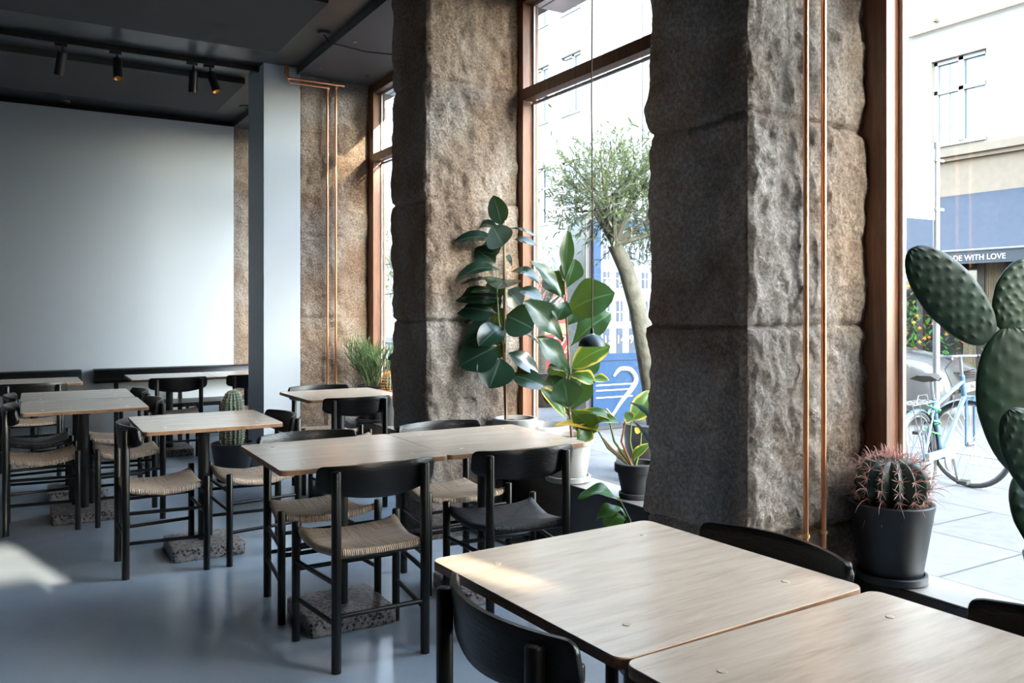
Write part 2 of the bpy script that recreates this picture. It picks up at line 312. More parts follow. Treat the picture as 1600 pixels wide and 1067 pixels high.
def mesh(mb, name, mats, smooth=True, bevel=0, angle=40):
    me = bpy.data.meshes.new(name); me.from_pydata(mb.v, [], mb.f)
    for m in (mats if isinstance(mats, (list, tuple)) else [mats]): me.materials.append(m)
    for p, mi in zip(me.polygons, mb.mi): p.material_index = mi
    if smooth:
        me.polygons.foreach_set('use_smooth', [True]*len(me.polygons))
    me.update()
    bm = bmesh.new(); bm.from_mesh(me); bmesh.ops.remove_doubles(bm, verts=bm.verts, dist=1e-6)
    if not mb.uv: bmesh.ops.recalc_face_normals(bm, faces=bm.faces)
    if bevel: 
        ed = [e for e in bm.edges if len(e.link_faces) == 2 and e.calc_face_angle(0) > R(angle)]
        bmesh.ops.bevel(bm, geom=ed, offset=bevel, segments=2, affect='EDGES', profile=.5)
    for e in bm.edges:
        if len(e.link_faces) == 2 and e.calc_face_angle(0) > R(angle): e.smooth = False
    bm.to_mesh(me); bm.free()
    return me
def obj(name, me, parent=None, loc=(0, 0, 0), rot=(0, 0, 0)):
    o = bpy.data.objects.new(name, me); COL.objects.link(o); o.location = loc; o.rotation_euler = rot
    if parent: o.parent = parent
    return o
def part(name, mb, mats, parent=None, label=None, **k):
    o = obj(name, mesh(mb, name, mats, **k), parent)
    if label: o['label'] = label
    return o
def tag(o, label, cat, group=None, kind=None):
    o['label'] = label; o['category'] = cat
    if group: o['group'] = group
    if kind: o['kind'] = kind
    return o
def thing(name, label, cat, loc=(0, 0, 0), rz=0, group=None):
    o = bpy.data.objects.new(name, None); COL.objects.link(o); o.location = loc; o.rotation_euler = (0, 0, rz); o.empty_display_size = .1
    return tag(o, label, cat, group)
def struct(name, mb, mats, label=None, parent=None, **k):
    o = part(name, mb, mats, parent, **k)
    if not parent: o['kind'] = 'structure'
    if label: o['label'] = label
    return o
def dup(root, loc, rz, label, group=None, swap=None):
    r = root.copy(); COL.objects.link(r); r.location = loc; r.rotation_euler = (0, 0, rz); r['label'] = label
    if group: r['group'] = group
    for ch in list(root.children):
        c = ch.copy(); COL.objects.link(c); c.parent = r
        for g in ch.children:
            d = g.copy(); COL.objects.link(d); d.parent = c
    return r
def P(px, py, d):
    """world point seen at photo pixel (px, py) at forward distance d"""
    u = (px-800)/FPX
    return Vector(((SN+CS*u)*d, (CS-SN*u)*d, EYE-(py-HY)*d/FPX))
def text(name, s, size, mat, parent, loc, rot, depth=.004, align='LEFT'):
    cu = bpy.data.curves.new(name, 'FONT'); cu.body = s; cu.size = size; cu.extrude = depth; cu.align_x = align
    o = bpy.data.objects.new(name, cu); COL.objects.link(o)
    dg = bpy.context.evaluated_depsgraph_get(); me = bpy.data.meshes.new_from_object(o.evaluated_get(dg)); bpy.data.objects.remove(o)
    me.materials.clear(); me.materials.append(mat)
    t = obj(name, me, parent, loc, rot); return t
def rrect(x0, x1, y0, y1, r, n=6):
    pts = []
    for cx, cy, a in ((x1-r, y1-r, 0), (x0+r, y1-r, 90), (x0+r, y0+r, 180), (x1-r, y0+r, 270)):
        for k in range(n+1):
            t = R(a+90*k/n); pts.append((cx+r*math.cos(t), cy+r*math.sin(t)))
    return pts

# ------------------------------------------------------------------ setting: room shell
XF, XG, H1, H2 = 2.065, 2.80, 3.39, 3.33          # pier face, glass plane, ceiling, soffit over the window niches
YW = 9.30; XL, YB = -5.2, -2.4
mb = MB(); mb.box(XL-.1, 3.05, YB-.2, YW+.25, -.06, 0); struct('floor', mb, M['floor'], 'grey-blue polished poured floor', smooth=False)
mb = MB(); mb.box(XL-.1, XF+.02, YB-.2, YW+.25, H1, H1+.12); struct('ceiling', mb, M['ceil'], 'dark grey painted ceiling', smooth=False)
mb = MB(); mb.box(XF-.0, XG+.25, YB-.2, YW+.25, H2, H1+.12); struct('ceiling', mb, M['soffit'], 'lower grey soffit over the window niches', smooth=False)
mb = MB(); mb.box(XL, XF, YW, YW+.12, 0, H2); struct('wall_far', mb, M['white'], 'pale painted end wall', smooth=False)
mb = MB(); mb.box(XL, XG+.2, YW+.12, YW+.2, 0, H1+.05); struct('wall_far', mb, M['black_gap'], 'black shadow gap over the end wall', smooth=False)
# left wall with openings onto the yard, back wall with an added opening that shapes the sun patches
mb = MB()
mb.box(XL-.15, XL, YB, YW+.1, 0, H1+.05)
struct('wall_left', mb, M['plaster'], 'left wall outside the picture', smooth=False)
mb = MB()
mb.box(XL, 1.52, YB-.15, YB, 0, H1+.05); mb.box(1.52, XG+.2, YB-.15, YB, 0, 1.72); mb.box(1.52, XG+.2, YB-.15, YB, 2.86, H1+.05); mb.box(2.22, XG+.2, YB-.15, YB, 1.72, 2.86)
struct('wall_back', mb, M['plaster'], 'wall behind the camera with an added opening for the sun', smooth=False)
mb = MB(); zc = 1.72
for a, b in ((1.78, 2.10), (2.20, 2.235), (2.30, 2.33), (2.40, 2.42), (2.80, 2.83)): mb.box(1.52, 2.22, YB-.09, YB-.07, zc, a); zc = b
mb.box(1.50, 1.98, YB-.09, YB-.07, 1.72, 1.90); mb.box(2.08, 2.22, YB-.09, YB-.07, 1.72, 2.86); mb.box(1.70, 1.725, YB-.09, YB-.07, 1.72, 2.86)
struct('window_4', mb, M['frame'], 'added slotted panel behind the camera that shapes the sun patches', smooth=False)  # unseen board with slits, added to cut the sun into patches and streaks

# stone piers, each rough block displaced
JOINTS = [.575, 1.285, 1.995, 2.70]
def pier(y0, y1, seed, label, res=.022, far=False):
    X1 = XG+.02; splay = .055
    path = []
    n_a = int((X1-XF)/res); n_b = int((y1-y0)/res)
    for i in range(n_a+1):
        t = i/n_a; path.append((X1+(XF-X1)*t, y0+splay*(1-t), 0, -1))
    for i in range(1, n_b+1):
        t = i/n_b; path.append((XF, y0+(y1-y0)*t, -1, 0))
    for i in range(1, n_a+1):
        t = i/n_a; path.append((XF+(X1-XF)*t, y1, 0, 1))
    nz = int(H2/res); zs = [H2*k/nz for k in range(nz+1)]
    vs = []; m = len(path); ctr = Vector(((XF+X1)/2, (y0+y1)/2))
    for k, z in enumerate(zs):
        blk = sum(1 for j in JOINTS if z > j)
        jd = min(abs(z-j-.006*math.sin(7*z+seed)) for j in JOINTS)
        for i, (x, y, nx, ny) in enumerate(path):
            # soften corner normals
            if i == n_a: nx, ny = -.7, -.7
            if i == n_a+n_b: nx, ny = -.7, .7
            p = Vector((x*1.0, y*1.0, z)); q = Vector((x+seed*3, y-seed, z))
            wob = noise.noise(Vector((x*3+y*3, z*1.2, seed)))*.012
            jj = min(abs(z-j-wob) for j in JOINTS)
            face = 1.0 if ny < 0 and nx == 0 else .62
            d = noise.fractal(q*3.0, 1.0, 2.0, 3)*.020 + noise.fractal(q*11, .9, 2.1, 4)*.017*face + noise.ridged_multi_fractal(Vector((q.x*16, q.y*16, q.z*9)), .9, 2.0, 3, 1.0, 2.0)*.007*face
            d += noise.noise(Vector((blk*3.7+seed, 2.2, ny*2.0+nx)))*.016
            d -= .020*math.exp(-(jj/.010)**2)
            if z < .575 and nx < 0: d -= .035
            if i in (n_a-1, n_a, n_a+1): d += noise.noise(Vector((z*14, seed, 9)))*.008 - .012
            vs.append((x+nx*d, y+ny*d, z))
    fs = []
    for k in range(nz):
        for i in range(m-1):
            fs.append((k*m+i, k*m+i+1, (k+1)*m+i+1, (k+1)*m+i))
    mb = MB(); mb.add(vs, fs); mb.uv = {1: 1}
    return struct('wall_right', mb, M['stone'], label, angle=180)
PY = [(-.55, -.05), (1.946, 2.434), (4.42, 4.893), (6.982, 7.467), (9.32, 9.52)]
pier(*PY[1], 1.3, 'broad rough stone pier beside the right-hand window', .013)
pier(*PY[2], 4.1, 'rough stone pier behind the rubber plant', .016)
pier(*PY[3], 8.7, 'rough stone pier beside the white column', .022)
pier(*PY[0], 2.9, 'stone pier behind the camera', .06)
pier(9.345, 9.52, 5.5, 'strip of rough stone at the end wall', .03)
mb = MB(); mb.box(2.30, XG+.25, YB-.1, -1.9, 0, H1); struct('wall_right', mb, M['plaster'], 'wall end behind the camera', smooth=False)
mb = MB(); mb.box(1.789, XF+.03, 6.972, 7.49, 0, H1); struct('trim_1', mb, M['white'], 'white plastered column', smooth=False, bevel=.002)

# windows: frame, transom, head, panes; black sill box in each opening
def window(idx, ya, yb, label):
    # ya near end, yb far end (the far end's post is the one seen)
    root = bpy.data.objects.new('window_%d' % idx, None); COL.objects.link(root); root['kind'] = 'structure'; root['label'] = label
    X0, X1 = 2.72, 2.79
    post = yb-.022
    mb = MB(); mb.box(X0, X1, post-.0, yb+.11, .30, 3.32); mb.box(X0, X1, ya-.03, ya+.06, .30, 3.32); mb.box(X0, X1, ya+.06, post, 3.25, 3.325)
    mb.box(2.815, 2.832, post-.004, yb+.11, .30, 3.32)
    struct('frame', mb, M['frame'], parent=root, smooth=False, bevel=.002)
    mb = MB(); mb.box(X0, X1, ya+.06, post, 2.645, 2.715)
    struct('transom', mb, M['frame'], parent=root, smooth=False, bevel=.002)
    mb = MB()
    for a, b in ((.40, 2.64), (2.72, 3.25)):
        mb.box(2.79, 2.802, post-.018, post+.03, a, b); mb.box(2.79, 2.802, ya+.05, ya+.07, a, b)
        mb.box(2.79, 2.802, ya+.07, post-.018, b-.016, b)
    struct('seal', mb, M['alu'], parent=root, smooth=False)
    mb = MB()
    for a, b in ((.30, 2.64), (2.72, 3.25)):
        mb.box(2.806, 2.812, ya+.03, post+.06, a, b)
    struct('pane', mb, M['glass'], parent=root, smooth=False)
    mb = MB(); mb.box(2.585, 2.80, ya-.02, yb+.03, .30, .398); mb.box(2.60, 2.68, ya-.02, yb+.03, 0, .30)
    o = struct('trim_%d' % (idx+1), mb, M['sill'], 'black sill box under the '+label.split(',')[0], smooth=False, bevel=.003)
    mb = MB(); mb.box(2.588, 2.80, ya-.02, yb+.03, .3982, .402); struct('sill_top', mb, M['silltop'], parent=o, smooth=False)
    mb = MB(); mb.box(2.66, 3.05, ya-.02, yb+.05, 0, .30)
    struct('wall_right', mb, M['plaster'], 'low wall under the glass', smooth=False)
    mb = MB(); mb.box(2.90, 3.07, ya-.05, yb+.05, 3.27, 3.42)
    for k in range(6): mb.box(2.86, 2.90, ya-.05, yb+.05, 3.275+.024*k, 3.287+.024*k)
    t = struct('awning_box', mb, M['alu'], 'rolled awning box over the '+label.split(',')[0], parent=root, smooth=False)
window(1, PY[0][1], PY[1][0]-.027, 'right-hand window, nearest the camera')
window(2, PY[1][1], PY[2][0]+.007, 'middle window, behind the plants')
window(3, PY[2][1], PY[3][0]-.060, 'far window, beside the white column')
window(5, PY[3][1], 9.33, 'end window, behind the white column')
mb = MB(); mb.box(XG-.0, XG+.25, YB-.1, PY[0][0]+.05, 0, H1); struct('wall_right', mb, M['plaster'], 'outer wall behind the camera', smooth=False)
mb = MB(); mb.box(XG+.02, XG+.28, YB-.2, YW+.4, 3.40, 9.5); struct('wall_upper', mb, M['render'], 'storeys above the windows', smooth=False)

# ------------------------------------------------------------------ ceiling fittings
def cpanel(x0, x1, y0, y1, label):
    mb = MB(); mb.box(x0, x1, y0, y1, H1-.05, H1-.001)
    return tag(part('ceiling_panel', mb, M['panel'], smooth=False, bevel=.002), label, 'ceiling panel', 'acoustic panels on the ceiling')
cpanel(-1.8, 1.77, 5.27, 6.50, 'large charcoal ceiling panel between the camera and the spotlight track')
cpanel(-1.8, 1.77, 7.53, 8.76, 'large charcoal ceiling panel beyond the spotlight track, near the end wall')
cpanel(-1.8, 1.77, 3.9, 5.13, 'charcoal ceiling panel just cut by the top of the picture')
tk = thing('lighting_track', 'long black ceiling track that carries the four spotlights', 'lighting track', (0, 7.12, H1))
mb = MB(); mb.box(-2.2, 1.785, -.02, .02, -.045, 0); part('rail', mb, M['spotblack'], tk, smooth=False, bevel=.002)
def spot(x, tilt, roll, label, first=None):
    t = thing('spotlight', label, 'spotlight', (x, 7.12, H1-.045), 0, 'spotlights on the ceiling track')
    mb = MB(); mb.box(-.055, .03, -.018, .018, -.022, 0); part('adapter', mb, M['spotblack'], t, smooth=False, bevel=.002)
    mb = MB(); mb.tube([(0, 0, -.02), (0, 0, -.07)], .009, 10); part('stem', mb, M['spotblack'], t)
    e = Matrix.Translation((0, 0, -.062)) @ Euler((R(tilt), R(roll), 0)).to_matrix().to_4x4()
    mb = MB(); mb.lathe([(0, 0), (.030, -.0005), (.034, -.004), (.034, -.172), (.031, -.174), (.031, -.15)], n=28, M4=e); h = part('housing', mb, M['spotblack'], t)
    mb = MB(); mb.lathe([(.0305, -.171), (.022, -.150), (.012, -.135), (0, -.133)], n=24, M4=e); part('reflector', mb, M['brassdark'], h, label='brass-coloured inner reflector')
spot(.332, 14, 8, 'black cylinder spotlight, furthest left on the track'); spot(.704, -22, 0, 'black cylinder spotlight showing brass inside, second from the left')
spot(1.265, 10, 0, 'black cylinder spotlight hanging straight down, left of the tilted one'); spot(1.395, -18, -14, 'tilted black spotlight nearest the white column')
def disc(name, c, r, h, mat, label, cat, n=28):
    mb = MB(); mb.lathe([(0, -h), (r*.9, -h), (r, -h*.6), (r, 0)], n=n); o = part(name, mb, mat); o.location = c; return tag(o, label, cat)
def onceil(px, py, z):
    u = (px-800)/FPX; d = (EYE-z)*FPX/(py-HY); return Vector(((SN+CS*u)*d, (CS-SN*u)*d, z))
disc('smoke_detector', onceil(100, 157, H1), .055, .02, M['ceil'], 'flat round detector on the ceiling near the end wall', 'smoke detector')
rose = thing('ceiling_rose', 'round dark ceiling rose with a black cable swagged to the right', 'ceiling rose', onceil(506, 50, H1))
mb = MB(); mb.lathe([(0, -.02), (.045, -.02), (.05, -.012), (.05, 0)]); part('disc', mb, M['ceil'], rose)
c0 = onceil(506, 50, H1); a0 = onceil(524, 67, H2); a1 = onceil(618, 82, H2)
mb = MB(); mb.tube([Vector((0, 0, -.02)), Vector((.02, .0, -.05))+(a0-c0)*.3, (a0-c0)+Vector((0, 0, -.008)), ((a0+a1)/2-c0)+Vector((0, 0, -.03)), (a1-c0)+Vector((.2, 0, -.008))], .005, 6); part('cable', mb, M['rubber'], rose)
c1 = onceil(384, 166, H1)
rose2 = thing('ceiling_rose', 'small round ceiling rose with a hooked cable, just left of the column', 'ceiling rose', c1)
mb = MB(); mb.lathe([(0, -.015), (.055, -.015), (.06, -.01), (.06, 0)]); part('disc', mb, M['ceil'], rose2)
mb = MB(); mb.tube([(0, 0, -.015), (.03, -.01, -.05), (.12, -.02, -.07), (.25, -.02, -.05)], .005, 6); part('cable', mb, M['rubber'], rose2)
for px, py, lab in ((554, 65, 'tiny silver fixing in the soffit, nearest the camera'), (501, 107, 'tiny silver fixing in the soffit above the copper pipes'), (574, 118, 'tiny silver fixing in the soffit by the far window')):
    disc('ceiling_fixing', onceil(px, py, H2), .014, .005, M['chrome'], lab, 'fixing', 14)

# copper pipes
def pipes(x1, x2, y, ztop, zbot, group, clampz, labs):
    for x, lab in ((x1, labs[0]), (x2, labs[1])):
        t = thing('copper_pipe', lab, 'pipe', (x, y, zbot), 0, group)
        mb = MB(); mb.tube([(0, 0, 0), (0, 0, ztop-zbot)], .009, 14); part('tube', mb, M['copper'], t)
        for z in clampz:
            mb = MB(); mb.lathe([(.0095, -.006), (.014, -.006), (.014, .006), (.0095, .006)], (0, 0, z-zbot), 18); mb.tube([(0, .012, z-zbot), (0, .05, z-zbot)], .004, 8)
            part('clamp', mb, M['brass'], t)
pipes(2.322, 2.413, 1.925, H2, .44, 'pair of copper pipes on the near pier', (.575,), ('left copper pipe of the pair on the broad near stone pier', 'right copper pipe of the pair on the broad near stone pier'))
pipes(2.325, 2.400, 6.955, 3.235, .03, 'pair of copper pipes on the far pier', (2.68,), ('left copper pipe of the pair by the white column', 'right copper pipe of the pair by the white column'))
for i, (xe, yy, z, lab) in enumerate(((2.325, 6.935, 3.245, 'lower horizontal copper pipe under the soffit feeding the left upright'), (2.45, 6.915, 3.275, 'upper horizontal copper pipe under the soffit feeding the right upright'))):
    mb = MB(); x0 = 1.98-.025*i
    mb.tube([(xe, yy, z), (x0+.03, yy, z), (x0+.009, yy, z+.008), (x0, yy, z+.03), (x0, yy, H1)], .009, 12)
    for a in (x0+.03, xe): mb.tube([(a-.012, yy, z), (a+.012, yy, z)], .0125, 12)
    mb.tube([(x0, yy, z+.03), (x0, yy, z+.055)], .0125, 12)
    xd = (2.325, 2.400)[i]; mb.tube([(xd, yy, z), (xd, 6.945, z-.008), (xd, 6.955, z-.03)], .0125, 12)
    tag(part('copper_pipe', mb, M['copper']), lab, 'pipe', 'horizontal copper pipes by the white column')

# pendants
def pendant(p, r, label):
    t = thing('pendant_lamp', label, 'pendant lamp', p, 0, 'small dark pendant lamps in the window niches')
    prof = [(r*.96, 0)]+[(r*math.cos(R(a)), r*.92*math.sin(R(a))) for a in range(0, 90, 6)]+[(.004, r*.92)]
    prof = [(r*.94, .001)]+prof[1:]
    mb = MB(); mb.lathe(prof+[]); mb.lathe([(x*.95, z*.95) for x, z in prof]); part('shade', mb, M['pendant'], t)
    mb = MB(); mb.lathe([(0, r+.02), (.008, r+.02), (.010, r-.01), (0, r-.015)], n=16); part('cable_grip', mb, M['spotblack'], t)
    mb = MB(); L = H2-p.z; mb.tube([(0, 0, r), (.004, 0, r+.5), (-.003, 0, r+1.1), (.003, 0, L-.3), (0, 0, L)], .0035, 6); part('cable', mb, M['cordbrown'], t)
    mb = MB(); mb.lathe([(0, .012), (.022, .014), (.028, .03), (.022, .045), (.012, .06)], n=16); part('bulb', mb, M['lampwhite'], t)
pendant(P(925, 541, 3.94), .064, 'small dark dome pendant hanging in front of the fiddle-leaf fig')
pendant(P(620, 562, 5.95), .064, 'small dark dome pendant half hidden by the pier behind the rubber plant')

# ------------------------------------------------------------------ tables
def make_table(label, loc, rz=0):
    t = thing('cafe_table', label, 'table', loc, rz, 'square oak cafe tables on terrazzo feet')
    h = .355
    mb = MB(); mb.prism(rrect(-h, h, -h, h, .028), .709, .727); mb.prism(rrect(-h+.0015, h-.0015, -h+.0015, h-.0015, .027), .727, .730, 1)
    part('tabletop', mb, [M['oakedge'], M['oak']], t, smooth=False)
    for sx in (-1, 1):
        for sy in (-1, 1):
            mb = MB(); mb.lathe([(0, .0012), (.0085, .0012), (.009, 0)], (sx*.235, sy*.235, .7301), 16); part('dowel', mb, M['dowel'], t)
    mb = MB(); mb.tube([(0, 0, .06), (0, 0, .70)], .031, 24); part('column', mb, M['blackmetal'], t)
    mb = MB()
    mb.box(-.27, .27, -.025, .025, .690, .709); mb.box(-.025, .025, -.27, .27, .690, .709)
    part('bracket', mb, M['blackmetal'], t, smooth=False, bevel=.003)
    mb = MB(); mb.prism(rrect(-.19, .19, -.19, .19, .028), 0.0, .066); part('foot', mb, M['terrazzo'], t, smooth=False, bevel=.008)
    return t
T = make_table('oak table at the front, under the barrel cactus, beyond the joint', (1.252, 1.522, 0), R(2.4))
TABLES = [((1.272, .799), R(1.2), 'oak table in the bottom right corner, nearest the camera'),
 ((1.238, 3.523), R(-.8), 'oak table in mid-room, left half of the pair by the rubber plant'),
 ((1.948, 3.512), R(-1.2), 'oak table in mid-room, right half of the pair by the window plants'),
 ((.925, 4.897), R(-.6), 'single oak table in front of the potted column cactus'),
 ((.405, 6.095), R(-1.0), 'oak table at the left, nearer half of the pair joined front to back'),
 ((.412, 6.830), R(-1.2), 'oak table at the left, further half of the pair joined front to back'),
 ((1.272, 8.36), R(-.8), 'oak table at the right-hand bench, left half of the pair'),
 ((1.985, 8.36), R(-.8), 'oak table at the right-hand bench, half hidden by the white column'),
 ((.172, 8.33), 0, 'oak table at the left-hand bench by the end wall'),
 ((2.085, 5.94), R(.8), 'oak table in the far window niche beside the pencil cactus')]
for (x, y), rz, lab in TABLES: dup(T, (x, y, 0), rz, lab)

# ------------------------------------------------------------------ chairs
def seat_mesh(mat):
    n = 16; mb = MB(); zt = .446
    def pt(a, b):   # a across, b rear(-1)..front(1)
        wdt = .165+.042*(b+1)/2
        x = a*wdt; y = b*.178
        q = max(abs(a), abs(b)); c = min(abs(a), abs(b))
        z = zt-.026*(1-q)**1.0 - (.017 if abs(a) > abs(b) else .007)*(1-c/max(q, 1e-6))*q
        z += .016*(c**4)*(1.2 if b > 0 else .5)
        return (x, y, z)
    vs = [pt(-1+2*i/n, -1+2*j/n) for j in range(n+1) for i in range(n+1)]; fs = []; uvs = []
    def uvof(p, kind): return (p[1], p[0]) if kind == 'side' else (p[0], p[1])
    for j in range(n):
        for i in range(n):
            a, b, c, d = j*(n+1)+i, j*(n+1)+i+1, (j+1)*(n+1)+i+1, (j+1)*(n+1)+i
            if i == j: tr = [(a, b, c), (a, c, d)]
            elif i+j == n-1: tr = [(a, b, d), (b, c, d)]
            else: tr = [(a, b, c, d)]
            for q in tr:
                cx = sum(-1+2*(k % (n+1))/n for k in q)/len(q); cy = sum(-1+2*(k//(n+1))/n for k in q)/len(q)
                kind = 'side' if abs(cx) > abs(cy) else 'fr'
                fs.append(q); uvs.append([uvof(vs[k], kind) for k in q])
    # roll over the rails
    loop = [(i, 0) for i in range(n)]+[(n, j) for j in range(n)]+[(i, n) for i in range(n, 0, -1)]+[(0, j) for j in range(n, 0, -1)]
    idx = [j*(n+1)+i for i, j in loop]; L = len(idx)
    rings = [idx]
    for (ox, dz) in ((.009, -.004), (.013, -.014), (.009, -.026), (-.004, -.030), (-.03, -.030)):
        ring = []
        for (i, j), k in zip(loop, idx):
            x, y, z = vs[k]; a = -1+2*i/n; b = -1+2*j/n
            dx = ox*(1 if a >= .999 else -1 if a <= -.999 else 0); dy = ox*(1 if b >= .999 else -1 if b <= -.999 else 0)
            if abs(a) >= .999 and abs(b) >= .999: dx *= .5; dy *= .5
            ring.append(len(vs)); vs.append((x+dx, y+dy, z+dz))
        rings.append(ring)
    for r0, r1 in zip(rings, rings[1:]):
        for k in range(L):
            k2 = (k+1) % L; i, j = loop[k]; i2, j2 = loop[k2]
            kind = 'side' if (i == i2) else 'fr'
            q = (r0[k], r1[k], r1[k2], r0[k2]); fs.append(q)
            uvs.append([((vs[t][1], vs[t][0]+vs[t][2]) if kind == 'side' else (vs[t][0], vs[t][1]+vs[t][2])) for t in q])
    fs.append(tuple(rings[-1])); uvs.append([(vs[t][0], vs[t][1]) for t in rings[-1]])
    me = bpy.data.meshes.new('seat'); me.from_pydata(vs, [], fs); me.materials.append(mat)
    ul = me.uv_layers.new(name='strand'); k = 0
    for u in uvs:
        for c in u: ul.data[k].uv = c; k += 1
    me.polygons.foreach_set('use_smooth', [True]*len(me.polygons)); me.update()
    bm = bmesh.new(); bm.from_mesh(me); bmesh.ops.recalc_face_normals(bm, faces=bm.faces); bm.to_mesh(me); bm.free()
    return me
def make_chair(label, loc, rz, mat):
    t = thing('dining_chair', label, 'chair', loc, rz, 'black dining chairs with woven cord seats')
    seat = obj('seat', seat_mesh(mat), t)
    for sx in (-1, 1):
        mb = MB(); mb.tube([(sx*.180, -.19, 0), (sx*.180, -.19, .738), (sx*.180, -.19, .744), (sx*.180, -.19, .746)], [.0185, .0185, .0165, .010], 20); part('leg', mb, M['blackleg'], t)
    for sx in (-1, 1):
        mb = MB(); mb.tube([(sx*.219, .19, 0), (sx*.219, .19, .478), (sx*.219, .19, .483), (sx*.219, .19, .485)], [.0168, .0168, .0150, .009], 20); part('leg', mb, M['blackleg'], t)
    def bar(name, a, b, r=.0095):
        mb = MB(); mb.tube([a, b], r, 12); part(name, mb, M['blackleg'], t)
    for sx in (-1, 1):
        for z in (.325, .175): bar('side_stretcher', (sx*.180, -.178, z), (sx*.219, .180, z))
    bar('front_stretcher', (-.205, .19, .290), (.205, .19, .290)); bar('front_stretcher', (-.205, .19, .385), (.205, .19, .385), .008)
    bar('back_stretcher', (-.168, -.19, .205), (.168, -.19, .205))
    bar('seat_rail', (-.17, -.182, .418), (.17, -.182, .418), .008)
    # bent plank backrest, mounted on the inner side of the rear posts
    n, m = 28, 9; vs = []; fs = []; th = .010
    hw = .238
    def prof(s):          # s -1..1 across: half height and centre
        e = max(0, (abs(s)-.905)/.095); cut = .022*(1-math.sqrt(max(0, 1-e*e)))
        top = .762-.003*s*s; bot = .633+.034*s*s
        return bot+cut, top-cut
    for side in (0, 1):
        for i in range(n+1):
            s = math.sin(math.pi/2*(-1+2*i/n)); x = s*hw; yb = -.204+.074*s*s; nx, ny = -2*.074*s/hw, 1.0; l = math.hypot(nx, ny); nx /= l; ny /= l
            b, tp = prof(s)
            for j in range(m+1):
                q = j/m; z = b+(tp-b)*q; o = th*(1 if side else -1)*(.55 if j in (0, m) or i in (0, n) else 1)
                vs.append((x+nx*o, yb+ny*o+.012*(q-.5)*-1, z))
    k = (n+1)*(m+1)
    for i in range(n):
        for j in range(m):
            a, b, c, d = i*(m+1)+j, (i+1)*(m+1)+j, (i+1)*(m+1)+j+1, i*(m+1)+j+1
            fs += [(a, b, c, d), (k+a, k+d, k+c, k+b)]
    for i in range(n):
        for j in (0, m): 
            a, b = i*(m+1)+j, (i+1)*(m+1)+j; fs.append((a, k+a, k+b, b) if j == 0 else (a, b, k+b, k+a))
    for j in range(m):
        for i in (0, n):
            a, b = i*(m+1)+j, i*(m+1)+j+1; fs.append((a, b, k+b, k+a) if i == 0 else (a, k+a, k+b, b))
    mb = MB(); mb.add(vs, fs); part('backrest', mb, M['blackwood'], t, angle=50)
    return t
CH = make_chair('black chair with tan cord seat, back to the camera, in mid-room', (1.212, 3.175, 0), 0, M['cord'])
CHB = make_chair('black chair with black cord seat, back to the camera, by the window plants', (1.882, 3.165, 0), R(-4.5), M['cordblack'])
for (x, y), a, lab, src in [
 ((1.212, 3.765), 180, 'tan-seated chair facing the camera across the mid-room table', CH),
 ((1.905, 3.765), 180, 'tan-seated chair facing the camera, backed against the rubber plant\'s pot', CH),
 ((.680, 4.745), -90, 'tan-seated chair at the left end of the single table', CH),
 ((1.165, 4.745), 92, 'tan-seated chair at the right end of the single table', CH),
 ((.165, 5.985), -91, 'tan-seated chair at the left edge, nearer of the two', CH),
 ((.165, 6.700), -90, 'black-seated chair at the left edge, further of the two', CHB),
 ((.650, 5.965), 90, 'tan-seated chair right of the left-hand tables, nearer of the two', CH),
 ((.650, 6.680), 91, 'tan-seated chair right of the left-hand tables, further of the two', CH),
 ((1.254, 7.905), 0, 'chair with its back to us at the right-hand bench tables, in full view', CH),
 ((1.905, 7.925), 0, 'chair at the right-hand bench tables, half hidden by the white column', CH),
 ((.153, 7.870), 0, 'chair with its back to us at the left-hand bench table', CH),
 ((2.012, 5.535), 0, 'chair with its back to us at the far window niche table', CH),
 ((2.045, 6.175), 180, 'chair facing us behind the far window niche table', CH),
 ((.990, 1.436), -90, 'large foreground chair at the left end of the front table', CH),
 ((1.500, 1.470), 91, 'foreground chair against the broad stone pier, mostly behind the tabletop', CH),
 ((1.530, .740), 90, 'foreground chair at the right edge under the prickly pear', CH)]:
    dup(src, (x, y, 0), R(a), lab)

# ------------------------------------------------------------------ benches at the end wall
def bench(x0, x1, label, posts):
    t = thing('wall_bench', label, 'bench', ((x0+x1)/2, 8.95, 0), 0, 'long black benches at the end wall'); c = (x0+x1)/2
    # rounded padded back: extruded profile
    prof = [(.33, .762), (.215, .765), (.190, .755), (.165, .72), (.150, .68), (.150, .65), (.170, .628), (.20, .622), (.33, .622)]
    vs = []; n = len(prof)
    for x in (x0-c, x1-c):
        vs += [(x, y, z) for y, z in prof]
    fs = [tuple(range(n)), tuple(range(2*n-1, n-1, -1))]+[(i, (i+1) % n, n+(i+1) % n, n+i) for i in range(n)]
    mb = MB(); mb.add(vs, fs); part('backrest', mb, M['blackwood'], t, bevel=.006, angle=30)
    mb = MB(); mb.box(x0-c, x1-c, -.25, .22, .395, .435); part('seat', mb, M['blackwood'], t, smooth=False, bevel=.01)
    for x in posts:
        mb = MB(); mb.box(x-c-.02, x-c+.02, .225, .26, .0, .70); part('post', mb, M['blackleg'], t, smooth=False, bevel=.003)
        for yy in (-.20,):
            mb = MB(); mb.tube([(x-c, yy, 0), (x-c, yy, .40)], .018, 14); part('leg', mb, M['blackleg'], t)
        mb = MB(); mb.tube([(x-c, -.20, .2), (x-c, .24, .2)], .010, 10); part('stretcher', mb, M['blackleg'], t)
bench(.695, 2.50, 'black bench with padded back along the end wall, right of the gap', (.90, 1.50, 2.30))
bench(-2.2, .590, 'black bench with padded back along the end wall, left of the gap', (-1.9, -.7, .40))

